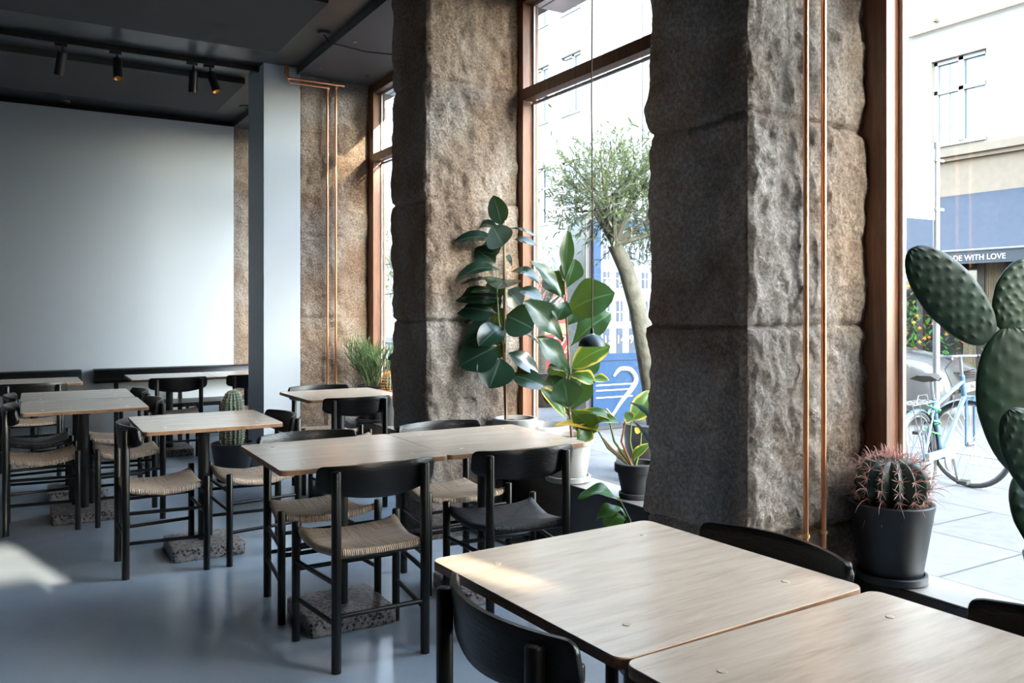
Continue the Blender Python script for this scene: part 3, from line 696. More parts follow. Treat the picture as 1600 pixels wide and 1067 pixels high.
# ------------------------------------------------------------------ pots and plants
def pot_prof(r0, r1, h, rim=0, rimh=.0, wall=.012):
    p = [(0, 0), (r0*.97, 0), (r0, .004)]
    if rim: p += [(r1-.004, h-rimh), (r1+rim-.002, h-rimh), (r1+rim, h-rimh+.004), (r1+rim, h-.004), (r1+rim-.004, h)]
    else: p += [(r1, h-.003), (r1-.003, h)]
    p += [(r1-wall, h), (r1-wall-.004, h-.03), (r1-wall-.012, h-.07)]
    return p
def pot(t, r0, r1, h, mat, rim=0, rimh=0, saucer=None, z0=0, soil=.025):
    z = z0
    if saucer:
        sr, sh = saucer; mb = MB(); mb.lathe([(0, .006), (0, 0), (sr*.92, 0), (sr, .006), (sr, sh-.003), (sr-.004, sh), (sr-.010, sh), (sr-.013, .010), (0, .010)][1:], (0, 0, z0), 44); part('saucer', mb, mat, t); z = z0+.0105
    mb = MB(); mb.lathe(pot_prof(r0, r1, h, rim, rimh), (0, 0, z), 48); part('pot', mb, mat, t)
    n = 26; vs = [(0, 0, z+h-soil)]; fs = []
    rr = r1-.018
    for k in range(1, 7):
        for i in range(n):
            a = 2*math.pi*i/n; r = rr*k/6; vs.append((r*math.cos(a), r*math.sin(a), z+h-soil+random.uniform(-.004, .005)))
    for i in range(n): fs.append((0, 1+i, 1+(i+1) % n))
    for k in range(5):
        for i in range(n): fs.append((1+k*n+i, 1+(k+1)*n+i, 1+(k+1)*n+(i+1) % n, 1+k*n+(i+1) % n))
    mb = MB(); mb.add(vs, fs); part('soil', mb, M['soil'], t)
    return z+h-soil
class Leaves:
    def __init__(s): s.v = []; s.f = []; s.uv = []
    def leaf(s, base, tip, width, up=Vector((0, 0, 1)), arch=.15, cup=.25, wave=0, shape='oval', petiole=.1, n=12, m=6, twist=0):
        base, tip = Vector(base), Vector(tip); ax = tip-base; L = ax.length; d = ax.normalized()
        side = d.cross(up); 
        if side.length < .05: side = d.cross(Vector((0, 1, 0)))
        side.normalize(); nrm = side.cross(d).normalized()
        if twist:
            rot = Matrix.Rotation(twist, 3, d); side = rot @ side; nrm = rot @ nrm
        o = len(s.v); ph = random.uniform(0, 6)
        for i in range(n+1):
            t = i/n; tt = (t-petiole)/(1-petiole) if t > petiole else 0
            if t <= petiole: wd = .012
            elif shape == 'oval': wd = max(.01, math.sin(math.pi*min(1, tt)**.85)**.62)
            elif shape == 'fiddle': wd = max(.01, (math.sin(math.pi*tt**1.35)**.6)*(1-.18*math.sin(math.pi*tt)*math.cos(tt*6)))
            elif shape == 'lance': wd = max(.01, math.sin(math.pi*tt**.75)**.9)
            if i == n: wd = .01
            c = base+ax*t+nrm*(arch*L*math.sin(math.pi*t))
            for j in range(m+1):
                q = -1+2*j/m; x = q*wd*width/2
                z = cup*abs(q)**1.5*wd*width/2 + wave*width*math.sin(t*11+ph+q*1.3)*abs(q)
                s.v.append(tuple(c+side*x+nrm*z))
        for i in range(n):
            for j in range(m):
                a, b, c, e = o+i*(m+1)+j, o+i*(m+1)+j+1, o+(i+1)*(m+1)+j+1, o+(i+1)*(m+1)+j
                s.f.append((a, b, c, e)); q0, q1 = -1+2*j/m, -1+2*(j+1)/m
                s.uv += [(q0, i/n), (q1, i/n), (q1, (i+1)/n), (q0, (i+1)/n)]
    def build(s, name, mat, parent, label=None):
        me = bpy.data.meshes.new(name); me.from_pydata(s.v, [], s.f); me.materials.append(mat)
        ul = me.uv_layers.new(name='leaf'); fl = [c for u in s.uv for c in u]; ul.data.foreach_set('uv', fl)
        me.polygons.foreach_set('use_smooth', [True]*len(me.polygons)); me.update()
        o = obj(name, me, parent)
        if label: o['label'] = label
        return o
SILL = .402
# rubber plant
C0 = Vector((2.60, 4.300, SILL)); t = thing('rubber_plant', 'tall rubber plant with large dark glossy leaves against the stone pier', 'potted plant', C0)
top = pot(t, .085, .127, .285, M['potgrey'], .008, .05, (.115, .03))
D = 5.02
def lp(px, py, dd=0): return P(px, py, D+dd)-C0
mb = MB(); mb.tube([Vector((lp(791, 662).x, lp(791, 662).y, top-.03)), lp(789, 600), lp(787, 540), lp(788, 470), lp(787, 386)], [.011, .010, .009, .007, .004], 10)
part('stem', mb, M['bark'], t)
mb = MB(); mb.tube([lp(787, 545), lp(779, 500, -.03), lp(775, 420, -.05)], [.006, .005, .003], 8); mb.tube([lp(789, 520), lp(790, 440), lp(787, 380)], [.006, .005, .003], 8); part('stem', mb, M['greenstem'], t, 'green upper stem')
mb = MB(); mb.tube([Vector((lp(790, 660).x, lp(790, 660).y-.01, top-.02)), lp(789, 318, -.02)], .004, 6); part('stake', mb, M['bamboo'], t, 'thin bamboo support stake')
lf = Leaves()
VIEW = Vector((-SN, -CS, 0))        # towards the camera
RL = [  # base px, tip px, width px, depth of tip, how much the blade faces us, arch
 ((785, 356), (771, 305), 34, -.05, 1.0, .08), ((783, 358), (741, 362), 26, .05, .5, .25), ((781, 376), (709, 378), 30, -.10, .55, .12), ((787, 387), (769, 352), 50, -.14, .95, .05),
 ((790, 357), (840, 373), 22, -.02, .25, .10), ((800, 374), (840, 385), 24, .02, .45, .08), ((783, 398), (750, 378), 30, .06, .8, .1), ((777, 414), (742, 388), 38, .0, .9, .05),
 ((787, 424), (711, 440), 36, -.12, .45, .18), ((770, 438), (716, 446), 24, -.05, .3, .1), ((793, 426), (844, 444), 30, -.06, .4, .22), ((792, 436), (778, 452), 62, -.22, .45, .05),
 ((789, 465), (735, 457), 24, -.14, .45, .12), ((788, 470), (709, 468), 42, -.05, .6, .12), ((780, 490), (708, 480), 50, -.02, .75, .08), ((762, 482), (720, 511), 22, .02, .5, .12),
 ((786, 506), (726, 538), 52, -.08, .85, .05), ((786, 508), (748, 541), 44, -.16, .8, .08), ((782, 538), (717, 572), 62, -.10, .9, .04), ((784, 556), (764, 607), 66, -.14, .95, .03),
 ((787, 491), (834, 514), 62, -.04, .85, .04), ((788, 529), (844, 540), 18, -.02, .25, .25), ((789, 549), (841, 584), 34, .03, .6, .10), ((794, 585), (853, 606), 40, -.05, .6, .08),
 ((806, 452), (848, 470), 34, -.03, .45, .10), ((788, 400), (800, 418), 26, .08, .6, .1), ((781, 430), (768, 470), 34, .08, .8, .05), ((789, 480), (770, 505), 44, .08, .9, .05), ((791, 450), (815, 478), 40, .09, .8, .05),
 ((786, 520), (760, 560), 46, .06, .9, .05), ((783, 450), (755, 490), 44, .06, .8, .1), ((786, 378), (760, 400), 34, .04, .7, .1)]
for b, e, wd, dd, fc, ar in RL:
    up = (VIEW*fc+Vector((0, 0, 1))*(1-fc)+Vector((0, 0, .12))).normalized()
    lf.leaf(lp(*b), lp(e[0], e[1], dd), wd*D/FPX*.92, up, ar, .18, 0, 'oval', .13)
lf.build('foliage', M['rubberleaf'], t)

# fiddle-leaf fig
C0 = Vector((2.64, 3.80, SILL)); t = thing('fiddle_leaf_fig', 'fiddle-leaf fig with wavy green leaves in a pale grey clay pot', 'potted plant', C0)
top = pot(t, .10, .132, .245, M['potgrey'], .008, .05, (.125, .034))
D = 4.62
mb = MB(); mb.tube([Vector((.03, .0, top-.03)), lp(888, 620), lp(889, 560), lp(885, 500), lp(882, 438)], [.008, .0075, .007, .006, .004], 10); part('stem', mb, M['bark'], t)
FL = [((882, 440), (888, 360), 20, 0, .9, .03, .02), ((880, 468), (829, 407), 24, -.05, .5, .08, .05), ((881, 466), (858, 425), 40, .05, .8, .05, .03), ((884, 452), (899, 405), 34, .04, .85, .05, .03),
 ((885, 490), (961, 458), 58, -.14, .75, .14, .05), ((880, 534), (818, 470), 40, -.10, .65, .10, .06), ((892, 540), (955, 490), 42, .02, .6, .10, .05), ((892, 588), (838, 526), 34, -.10, .6, .06, .07),
 ((891, 578), (954, 541), 46, -.12, .6, .10, .07), ((891, 588), (934, 552), 40, .04, .85, .05, .03), ((889, 650), (858, 586), 44, .03, .85, .06, .03), ((890, 645), (912, 584), 42, .05, .85, .05, .03),
 ((886, 656), (845, 607), 26, -.06, .5, .08, .04), ((886, 470), (870, 500), 30, -.08, .7, .06, .05), ((889, 640), (880, 590), 44, -.08, .9, .04, .04), ((886, 510), (905, 475), 36, .06, .8, .05, .03), ((888, 560), (862, 600), 30, .08, .7, .05, .04)]
lf = Leaves(); ly = Leaves()
for k, (b, e, wd, dd, fc, ar, wv) in enumerate(FL):
    up = (VIEW*fc+Vector((0, 0, 1))*(1-fc)+Vector((0, 0, .1))).normalized()
    (ly if k in (8, 12) else lf).leaf(lp(*b), lp(e[0], e[1], dd), wd*D/FPX, up, ar, .25, wv, 'fiddle', .05, 14, 8)
for b, e, wd in (((889, 587), (930, 600), 26), ((889, 588), (856, 572), 20), ((918, 598), (952, 595), 17)):
    ly.leaf(lp(*b), lp(e[0], e[1], -.08), wd*D/FPX, Vector((0, 0, 1))*.7+VIEW*.6, .15, .3, .08, 'fiddle', .05, 14, 8)
lf.build('foliage', M['figleaf'], t); ly.build('foliage', M['figedge'], t, 'leaves with yellow edges')

# philodendron in dark pot
C0 = Vector((2.70, 3.285, SILL)); t = thing('leafy_plant', 'sparse plant with yellowing leaves on long stalks in a dark clay pot', 'potted plant', C0)
top = pot(t, .072, .100, .165, M['potdark'], .010, .045, (.088, .028))
D = 4.21
root = Vector((0, 0, top))
for nm, mat, paths in (('stalk', M['greenstem'], [((963, 716), (950, 700), (935, 674)), ((980, 720), (984, 690), (987, 655)), ((968, 716), (960, 690), (952, 658)), ((990, 722), (1000, 700), (1002, 676))]), ('stalk', M['redstem'], [((970, 716), (971, 690), (978, 652)), ((966, 716), (955, 700), (942, 684))])):
    mb = MB()
    for pa in paths:
        mb.tube([root+Vector((.01*random.uniform(-1, 1), .01, -.02))]+[lp(*q) for q in pa[1:]], [.007, .006, .0035], 8)
    part(nm, mb, mat, t)
lf = Leaves(); ly = Leaves()
U = VIEW*.5+Vector((0, 0, 1))
ly.leaf(lp(936, 674), lp(866, 665, -.04), 22*D/FPX, U, .10, .3, .04, 'oval', .02)
lf.leaf(lp(933, 674), lp(893, 642, -.02), 40*D/FPX, VIEW, .05, .3, .05, 'oval', .02); lf.leaf(lp(925, 672), lp(968, 660, -.06), 30*D/FPX, U, .25, .3, .03, 'oval', .02)
lf.leaf(lp(900, 645), lp(966, 662, -.03), 20*D/FPX, U, .15, .3, .03, 'oval', .02); lf.leaf(lp(922, 668), lp(902, 688, -.06), 30*D/FPX, VIEW, .05, .3, .03, 'oval', .02)
lf.leaf(lp(988, 656), lp(1018, 610, .03), 34*D/FPX, VIEW, .05, .3, .04, 'oval', .02); lf.leaf(lp(985, 720), lp(1018, 692, .0), 16*D/FPX, VIEW*.6+Vector((0, 0, .6)), .12, .3, .02, 'lance', .1)
lf.leaf(lp(988, 656), lp(976, 645, -.03), 20*D/FPX, VIEW, .05, .3, .03, 'oval', .02); ly.leaf(lp(1000, 676), lp(992, 668, -.01), 10*D/FPX, VIEW, .05, .3, .03, 'oval', .02)
lf.build('foliage', M['figedge'], t); ly.build('foliage', M['yellowleaf'], t, 'yellow leaves')

# agave, its pot hidden by the pier
C0 = Vector((2.69, 2.83, SILL)); t = thing('agave', 'blue-grey toothed agave leaves reaching out from behind the stone pier', 'potted plant', C0)
top = pot(t, .08, .10, .13, M['terracotta'])
D = 3.85
mb = MB()
def spiky(a, b, c, wd):
    a, b, c = Vector(a), Vector(b), Vector(c); n = 16; o = len(mb.v); vs = []; fs = []
    for i in range(n+1):
        s = i/n; p = a*(1-s)**2+b*2*s*(1-s)+c*s*s; d = ((b-a)*(1-s)+(c-b)*s).normalized()
        sd = d.cross(VIEW).normalized(); up = sd.cross(d); w2 = wd/2*(1-s**2.5)*(.7+.6*s*(1-s)*2)*(1.35 if i % 2 else .9)+.001
        vs += [p-sd*w2, p+up*.012*(1-s), p+sd*w2, p-up*.012*(1-s)]
    for i in range(n):
        for k in range(4): fs.append((i*4+k, i*4+(k+1) % 4, (i+1)*4+(k+1) % 4, (i+1)*4+k))
    mb.add(vs, fs)
B = Vector((0, 0, top))
spiky(B, lp(1035, 640), lp(984, 629), .05); spiky(B, lp(1025, 690), lp(990, 658), .045); spiky(B, lp(1090, 600), lp(1060, 560), .05); spiky(B, lp(1100, 640), lp(1140, 600, .1), .05); spiky(B, lp(1060, 640, .1), lp(1040, 590, .2), .05)
part('foliage', mb, M['agave'], t)

# plant standing on the floor in front of the sill
C0 = Vector((2.32, 2.72, 0)); t = thing('floor_plant', 'low green-leaved plant rising between the front table and the sill', 'potted plant', C0)
top = pot(t, .08, .10, .20, M['potblack'])
D = 3.62
mb = MB(); mb.tube([Vector((0, 0, top-.02)), lp(984, 812), lp(971, 786)], [.005, .004, .003], 8); mb.tube([Vector((0, 0, top-.02)), lp(985, 830), lp(975, 806)], [.005, .004, .003], 8); part('stalk', mb, M['greenstem'], t)
lf = Leaves(); lf.leaf(lp(972, 786), lp(903, 778, -.05), 30*D/FPX, VIEW*.35+Vector((0, 0, 1)), .22, .2, .10, 'fiddle', .02, 14, 8)
lf.leaf(lp(980, 806), lp(932, 812, -.05), 26*D/FPX, VIEW*.4+Vector((0, 0, 1)), .3, .2, .12, 'fiddle', .02, 14, 8); lf.leaf(lp(975, 806), lp(945, 830, -.1), 30*D/FPX, VIEW*.6+Vector((0, 0, 1)), .2, .2, .1, 'fiddle', .02, 14, 8)
lf.build('foliage', M['floorleaf'], t)

# ribbed cactus bodies
def ribbed(prof, ribs, depth, n_per=6, c=(0, 0, 0)):
    n = ribs*n_per; vs = []; fs = []; m = len(prof)
    for r, z in prof:
        for k in range(n):
            a = 2*math.pi*k/n; q = abs(((k/n_per) % 1)-.5)*2; rr = r*(1-depth*(1-q**.8 if q > 0 else 1))
            vs.append((c[0]+rr*math.cos(a), c[1]+rr*math.sin(a), c[2]+z))
    for i in range(m-1):
        for k in range(n): fs.append((i*n+k, i*n+(k+1) % n, (i+1)*n+(k+1) % n, (i+1)*n+k))
    return vs, fs
def spine(mb, p, d, L, r=.0012, hook=0, n=4):
    pts = []; side = d.orthogonal().normalized()
    for i in range(5):
        s = i/4; pts.append(p+d*L*s+Vector((0, 0, 1))*(-hook*L*s**3)+side*hook*L*.3*s**3)
    mb.tube(pts, [r, r*.9, r*.8, r*.6, r*.2], n, caps=False)
def barrel(t, R0, hh, z0, ribs, areoles, mat, smat, L, hook, cnt, r=.0012, depth=.22):
    prof = [(R0*max(.02, math.sin(R(a)))**.75, hh*(.5-.5*math.cos(R(a)))) for a in range(18, 181, 9)]
    prof = [(rr if i else R0*.62, z) for i, (rr, z) in enumerate(prof)]; prof[-1] = (.004, hh*.97)
    vs, fs = ribbed(prof, ribs, depth, 6, (0, 0, z0)); mb = MB(); mb.add(vs, fs); part('body', mb, mat, t)
    mb = MB()
    for k in range(ribs):
        a = 2*math.pi*k/ribs
        for j in range(areoles):
            th = R(40+132*j/(areoles-1)) if areoles > 1 else 90
            rr = R0*max(.02, math.sin(th))**.75; z = z0+hh*(.5-.5*math.cos(th))
            p = Vector((rr*math.cos(a), rr*math.sin(a), z)); nr = Vector((math.cos(a)*math.sin(th), math.sin(a)*math.sin(th), -math.cos(th)*1.0)).normalized()
            tx = Vector((-math.sin(a), math.cos(a), 0)); ty = nr.cross(tx)
            for q in range(cnt):
                f = 2*math.pi*q/cnt+random.uniform(-.3, .3); sp = random.uniform(.5, 1.1)
                d = (nr*.55+(tx*math.cos(f)+ty*math.sin(f))*sp).normalized(); spine(mb, p, d, L*random.uniform(.45, .85), r*.8)
            spine(mb, p, (nr+Vector((0, 0, .35))).normalized(), L*random.uniform(1.0, 1.5), r*1.3, hook)
    part('spines', mb, smat, t)
C0 = Vector((2.64, 1.822, SILL)); t = thing('barrel_cactus', 'round barrel cactus with pink hooked spines in a black pot', 'potted plant', C0, R(20))
top = pot(t, .098, .140, .262, M['potblack'], 0, 0, (.116, .030), soil=.012)
barrel(t, .122, .185, top-.018, 14, 7, M['cactus'], M['spine_red'], .050, .35, 8, .0011)
C0 = Vector((1.545, 7.12, 0)) if False else Vector((1.50, 6.80, 0)); t = thing('column_cactus', 'upright ribbed column cactus in a black pot by the white column', 'potted plant', C0)
top = pot(t, .115, .165, .30, M['potblack'])
prof = [(.07, 0), (.085, .06), (.092, .18), (.090, .30), (.078, .38), (.055, .43), (.025, .455), (.003, .46)]
vs, fs = ribbed(prof, 16, .14, 4, (0, 0, top-.02)); mb = MB(); mb.add(vs, fs); part('body', mb, M['cactusgrey'], t)
mb = MB()
for k in range(16):
    a = 2*math.pi*k/16
    for j in range(22):
        z = .01+.445*j/21; r = [p for p in prof if p[1] <= z][-1]; nx = [p for p in prof if p[1] > z] or [prof[-1]]; f = (z-r[1])/max(1e-6, nx[0][1]-r[1]); rr = r[0]+(nx[0][0]-r[0])*min(1, f)
        p = Vector((rr*math.cos(a), rr*math.sin(a), top-.02+z)); nr = Vector((math.cos(a), math.sin(a), .2+max(0, z-.36)*8)).normalized(); tx = Vector((-math.sin(a), math.cos(a), 0)); ty = nr.cross(tx)
        for q in range(5):
            ff = random.uniform(0, 6.28); d = (nr*.8+(tx*math.cos(ff)+ty*math.sin(ff))*.8).normalized(); mb.tube([p, p+d*.016], [.0009, .0003], 3, caps=False)
part('spines', mb, M['spine_pale'], t)

# prickly pear, its own pot just outside the frame
C0 = Vector((2.66, 1.235, SILL)); t = thing('prickly_pear', 'large dark green prickly pear pads on the right-hand window sill', 'potted plant', C0)
top = pot(t, .10, .14, .22, M['potblack'])
D = 2.62
def pad(b, e, wd, th=.035, dd0=0, dd1=0, face=VIEW):
    b = lp(b[0], b[1], dd0) if not isinstance(b, Vector) else b; e = lp(e[0], e[1], dd1); ax = e-b; L = ax.length; d = ax.normalized(); sd = d.cross(face).normalized(); nr = sd.cross(d); n, m = 70, 96; vs = []; fs = []; ar = [(i/7.5+(.06 if j % 2 else 0)+.02*math.sin(7*i+5*j), j/3.6+.03*math.sin(3*i+j)) for i in range(1, 8) for j in range(-3, 4)]
    W = wd*D/FPX/2
    for i in range(n+1):
        s = i/n; w2 = W*max(.03, (1-abs(2*s**.82-1)**2.3)**.5 if 0 < i < n else .03)*(.80+.20*min(1, s*2)); t2 = th/2*max(.06, (1-abs(2*s-1)**2.6)**.5 if 0 < i < n else .06)
        for k in range(m):
            a = 2*math.pi*k/m; x = math.cos(a); y = math.sin(a)
            x = math.copysign(abs(x)**.8, x); q_ = min((s-p0)**2*L*L+(x-p1)**2*W*W for p0, p1 in ar); bmp = .0035*math.exp(-q_/.00003)+.0016*math.exp(-q_/.0005)
            vs.append(b+ax*s+sd*w2*x+nr*(t2*y+math.copysign(bmp, y)*(abs(y)>.08)))
    for i in range(n):
        for k in range(m): fs.append((i*m+k, i*m+(k+1) % m, (i+1)*m+(k+1) % m, (i+1)*m+k))
    fs += [tuple(range(m)), tuple(n*m+k for k in range(m))]
    mb = MB(); mb.add(vs, fs); o = part('pad', mb, M['opuntia'], t, angle=180)
pad((1547, 532), (1422, 389), 92, .034, 0, -.02)
pad((1572, 520), (1618, 404), 86, .034, 0, .03)
pad((1620, 745), (1577, 508), 148, .045, .02, 0)
pad((1660, 790), (1575, 640), 88, .035, -.12, -.16)
pad(Vector((0, 0, top-.03)), (1610, 730), 120, .05, 0, .02)
pad((1640, 560), (1700, 420), 90, .034, .02, 0)

# pencil cactus and golden cactus in the far niche
C0 = Vector((2.66, 6.69, SILL)); t = thing('pencil_cactus', 'bushy green pencil cactus in a wide black pot by the copper pipes', 'potted plant', C0)
top = pot(t, .125, .150, .30, M['potdark'], 0, 0, (.155, .03))
mb = MB(); rnd = random.Random(3)
def twig(p, d, L, r, k):
    q = p+d*L; mid = p+d*L*.5+Vector((rnd.uniform(-1, 1), rnd.uniform(-1, 1), rnd.uniform(0, 1)))*L*.06
    mb.tube([p, mid, q], [r, r*.95, r*.85], 5)
    if k > 0:
        for _ in range(rnd.choice((2, 2, 3))):
            a = Vector((rnd.uniform(-1, 1), rnd.uniform(-1, 1), rnd.uniform(-.15, 1))).normalized(); dd = (d*1.0+a*.62+Vector((0, 0, .06))).normalized()
            twig(q, dd, L*rnd.uniform(.65, 1.0), r*.85, k-1)
for i in range(44):
    a = rnd.uniform(0, 6.283); sp = rnd.uniform(.1, 1.15); rr = .10*rnd.random()
    d = Vector((math.cos(a)*sp, math.sin(a)*sp, 1)).normalized()
    if d.x > .25: d.x *= .15; d.normalize()
    twig(Vector((rr*math.cos(a), rr*math.sin(a), top-.01)), d, rnd.uniform(.085, .15), .0042, 3)
part('twigs', mb, M['pencil'], t)
C0 = Vector((2.67, 6.405, SILL)); t = thing('golden_cactus', 'small orange-spined cactus in a terracotta bowl on a dark pot', 'potted plant', C0)
mb = MB(); mb.lathe([(0, 0), (.066, 0), (.068, .01), (.085, .245), (.085, .25), (0, .25)], n=36); part('plinth_pot', mb, M['potdark'], t)
mb = MB(); mb.lathe([(0, .2505), (.075, .2505), (.10, .285), (.104, .290), (.098, .292), (.07, .275), (0, .272)], n=36); part('bowl', mb, M['terracotta'], t)
barrel(t, .066, .16, .27, 16, 9, M['cactusgrey'], M['spine_gold'], .018, .1, 9, .0012, .12)

# ------------------------------------------------------------------ outside: street
mb = MB(); mb.box(3.0, 7.6, -14, 60, -.2, 0); struct('pavement', mb, M['paving'], 'pale slab pavement outside the windows', smooth=False)
mb = MB(); mb.box(7.6, 7.8, -14, 60, -.2, .005); struct('trim_20', mb, M['kerb'], 'granite kerb', smooth=False)
mb = MB(); mb.box(7.8, 13.6, -14, 60, -.3, -.08); struct('road', mb, M['asphalt'], 'grey street', smooth=False)
mb = MB(); mb.box(13.6, 16.2, -14, 60, -.2, .02); struct('pavement', mb, M['paving'], 'pavement across the street', smooth=False)
mb = MB(); mb.box(-30, 3.0, -40, 60, -.3, -.1); mb.box(3.0, 60, -60, -14, -.3, -.02); struct('ground', mb, M['asphalt'], 'ground around the building', smooth=False)

FX = 16.0
def wall_open(mb, y0, y1, z0, z1, ys, zs, dep=.28):
    mb.box(FX+dep, FX+6, y0, y1, z0, z1)
    zc = z0
    for a, b in sorted(zs):
        mb.box(FX, FX+dep, y0, y1, zc, a); yc = y0
        for c, d in sorted(ys):
            mb.box(FX, FX+dep, yc, c, a, b); yc = d
        mb.box(FX, FX+dep, yc, y1, a, b); zc = b
    mb.box(FX, FX+dep, y0, y1, zc, z1)
def facade_window(b, y0, y1, z0, z1, x=FX+.13, dark=False):
    f = MB(); d0 = x-.03; th = .07
    f.box(d0, x+.1, y0, y0+th, z0, z1); f.box(d0, x+.1, y1-th, y1, z0, z1); f.box(d0, x+.1, y0, y1, z1-th, z1); f.box(d0, x+.1, y0, y1, z0, z0+th)
    ym = (y0+y1)/2; zm = z0+(z1-z0)*.64
    f.box(d0, x+.1, ym-.05, ym+.05, z0, z1); f.box(d0, x+.1, y0, y1, zm-.04, zm+.04); f.box(x-.18, x+.1, y0, y1, z0-.03, z0+.02)
    w_ = part('window', f, M['whitepaint'], b, smooth=False)
    g = MB(); g.box(x+.03, x+.05, y0+.02, y1-.02, z0+.02, z1-.02); part('pane', g, M['panedark'] if dark else M['pane'], w_, smooth=False)
    g = MB(); g.box(x+.015, x+.028, y0+.09, y0+.30, z0+.09, z1-.09); g.box(x+.015, x+.028, y1-.30, y1-.09, z0+.09, z1-.09); part('curtain', g, M['curtain'], w_, smooth=False)
# cream building with the awning
b = thing('street_building', 'cream rendered building with a dark awning across the street', 'building', (0, 0, 0))
mb = MB(); wall_open(mb, 2.0, 14.4, 4.53, 14, ((9.04, 10.15), (6.6, 7.7), (11.6, 12.7)), ((4.65, 6.37), (7.9, 9.62))); part('wall', mb, M['render'], b, smooth=False)
mb = MB(); mb.box(FX, FX+6, 2.0, 14.4, 3.0, 4.4); part('shop_fascia', mb, M['render2'], b, smooth=False)
mb = MB(); mb.box(FX-.18, FX+1, 2.0, 14.4, 4.38, 4.53); mb.box(FX-.10, FX+1, 2.0, 14.4, 4.30, 4.38); part('cornice', mb, M['render2'], b, smooth=False)
for y0, y1 in ((9.04, 10.15), (6.6, 7.7), (11.6, 12.7)):
    for z in (4.65, 7.9): facade_window(b, y0, y1, z, z+1.72)
mb = MB(); mb.box(FX-.12, FX, 10.0, 10.05, 7.15, 7.2); mb.tube([(FX-.06, 10.6, 7.0), (FX-.06, 4, 7.0)], .02, 6); part('cable', mb, M['slats'], b)
aw = MB(); y0, y1 = 4.0, 13.8
aw.add([(FX, y0, 3.62), (FX, y1, 3.62), (14.8, y1, 2.44), (14.8, y0, 2.44), (FX, y0, 3.60), (FX, y1, 3.60), (14.82, y1, 2.42), (14.82, y0, 2.42)], [(0, 1, 2, 3), (4, 7, 6, 5), (0, 4, 5, 1), (3, 2, 6, 7), (0, 3, 7, 4), (1, 5, 6, 2)])
a_ = part('awning', aw, M['awning'], b, smooth=False)
mb = MB(); mb.tube([(14.79, y0, 2.43), (14.79, y1, 2.43)], .025, 8); part('awning_bar', mb, M['galv'], a_)
mb = MB(); mb.box(14.80, 14.83, y0, y1, 2.19, 2.41); part('valance', mb, M['sign_navy'], a_, smooth=False)
tx = text('sign_lettering', 'FRESH MADE WITH LOVE', .138, M['lettering'], a_, (14.795, 8.02, 2.25), (R(90), 0, R(-90)), .002, 'RIGHT')
sf = MB(); sf.box(FX, FX+.2, 2.0, 14.4, 0, .35)
for y in (4.0, 6.2, 7.3, 8.5, 9.05, 10.3, 13.9): sf.box(FX-.05, FX+.1, y, y+.14, 0, 3.0)
sf.box(FX-.05, FX+.1, 2.0, 14.4, 2.55, 3.0); part('shopfront_frame', sf, M['brownframe'], b, smooth=False)
sf = MB(); sf.box(FX+.06, FX+.12, 2.0, 14.4, .3, 2.6); part('shop_glass', sf, M['panedark'], b, smooth=False)
sf = MB()
for k in range(12): sf.box(FX-.02, FX+.03, 8.66+k*.033, 8.684+k*.033, .1, 2.5)
for k in range(8): sf.box(FX-.02, FX+.03, 9.22+k*.033, 9.244+k*.033, .1, 1.2)
part('slatted_screen', sf, M['slats'], b, smooth=False)
# white brick building further along
b = thing('street_building', 'pale brick building with tall white windows seen through the middle window', 'building', (0, 0, 0))
BY = (15.4, 17.2, 22.3, 24.2, 26.6, 29, 31.4, 34, 37)
mb = MB(); wall_open(mb, 14.4, 44, 0, 14, [(y, y+1.15) for y in BY], [(z, z+2.0) for z in (1.1, 4.35, 7.9, 11.3)]); part('wall', mb, M['whitebrick'], b, smooth=False)
mb = MB(); mb.tube([(FX-.08, 19.2, 0), (FX-.08, 19.2, 14)], .06, 8); part('downpipe', mb, M['alu'], b)
mb = MB(); mb.box(FX-.06, FX, 20.9, 21.5, 0, 14); part('pilaster', mb, M['whitebrick'], b, smooth=False)
for y0 in BY:
    for z in (1.1, 4.35, 7.9, 11.3): facade_window(b, y0, y0+1.15, z, z+2.0, dark=(z < 7))
# added unseen block that holds back the low sun, then the far-end building
b = thing('street_building', 'added unseen block behind the camera that shades the street', 'building', (0, 0, 0))
mb = MB(); mb.box(9.7, 12.6, -31, -30, 0, 12.2); mb.box(12.6, 34, -31, -30, 0, 24); part('wall', mb, M['render'], b, smooth=False)
b = thing('street_building', 'building closing the far end of the street', 'building', (0, 0, 0))
mb = MB(); mb.box(3, 24, 60, 64, 0, 14); part('wall', mb, M['render'], b, smooth=False)

# sign on pole
c = P(1463, 740, 6.86); t = thing('street_sign', 'pale sign seen from behind on a steel pole by the bicycle', 'street sign', (c.x, c.y, 0))
mb = MB(); mb.tube([(0, 0, 0), (0, 0, 2.72)], .027, 14); part('pole', mb, M['galv'], t)
mb = MB(); mb.box(-.62, -.04, -.012, .004, 2.08, 2.66); part('sign_panel', mb, M['signback'], t, smooth=False, bevel=.003)
mb = MB(); mb.box(-.05, .06, -.03, .03, 2.16, 2.18); mb.box(-.05, .06, -.03, .03, 2.56, 2.58); part('clamp', mb, M['galv'], t, smooth=False)

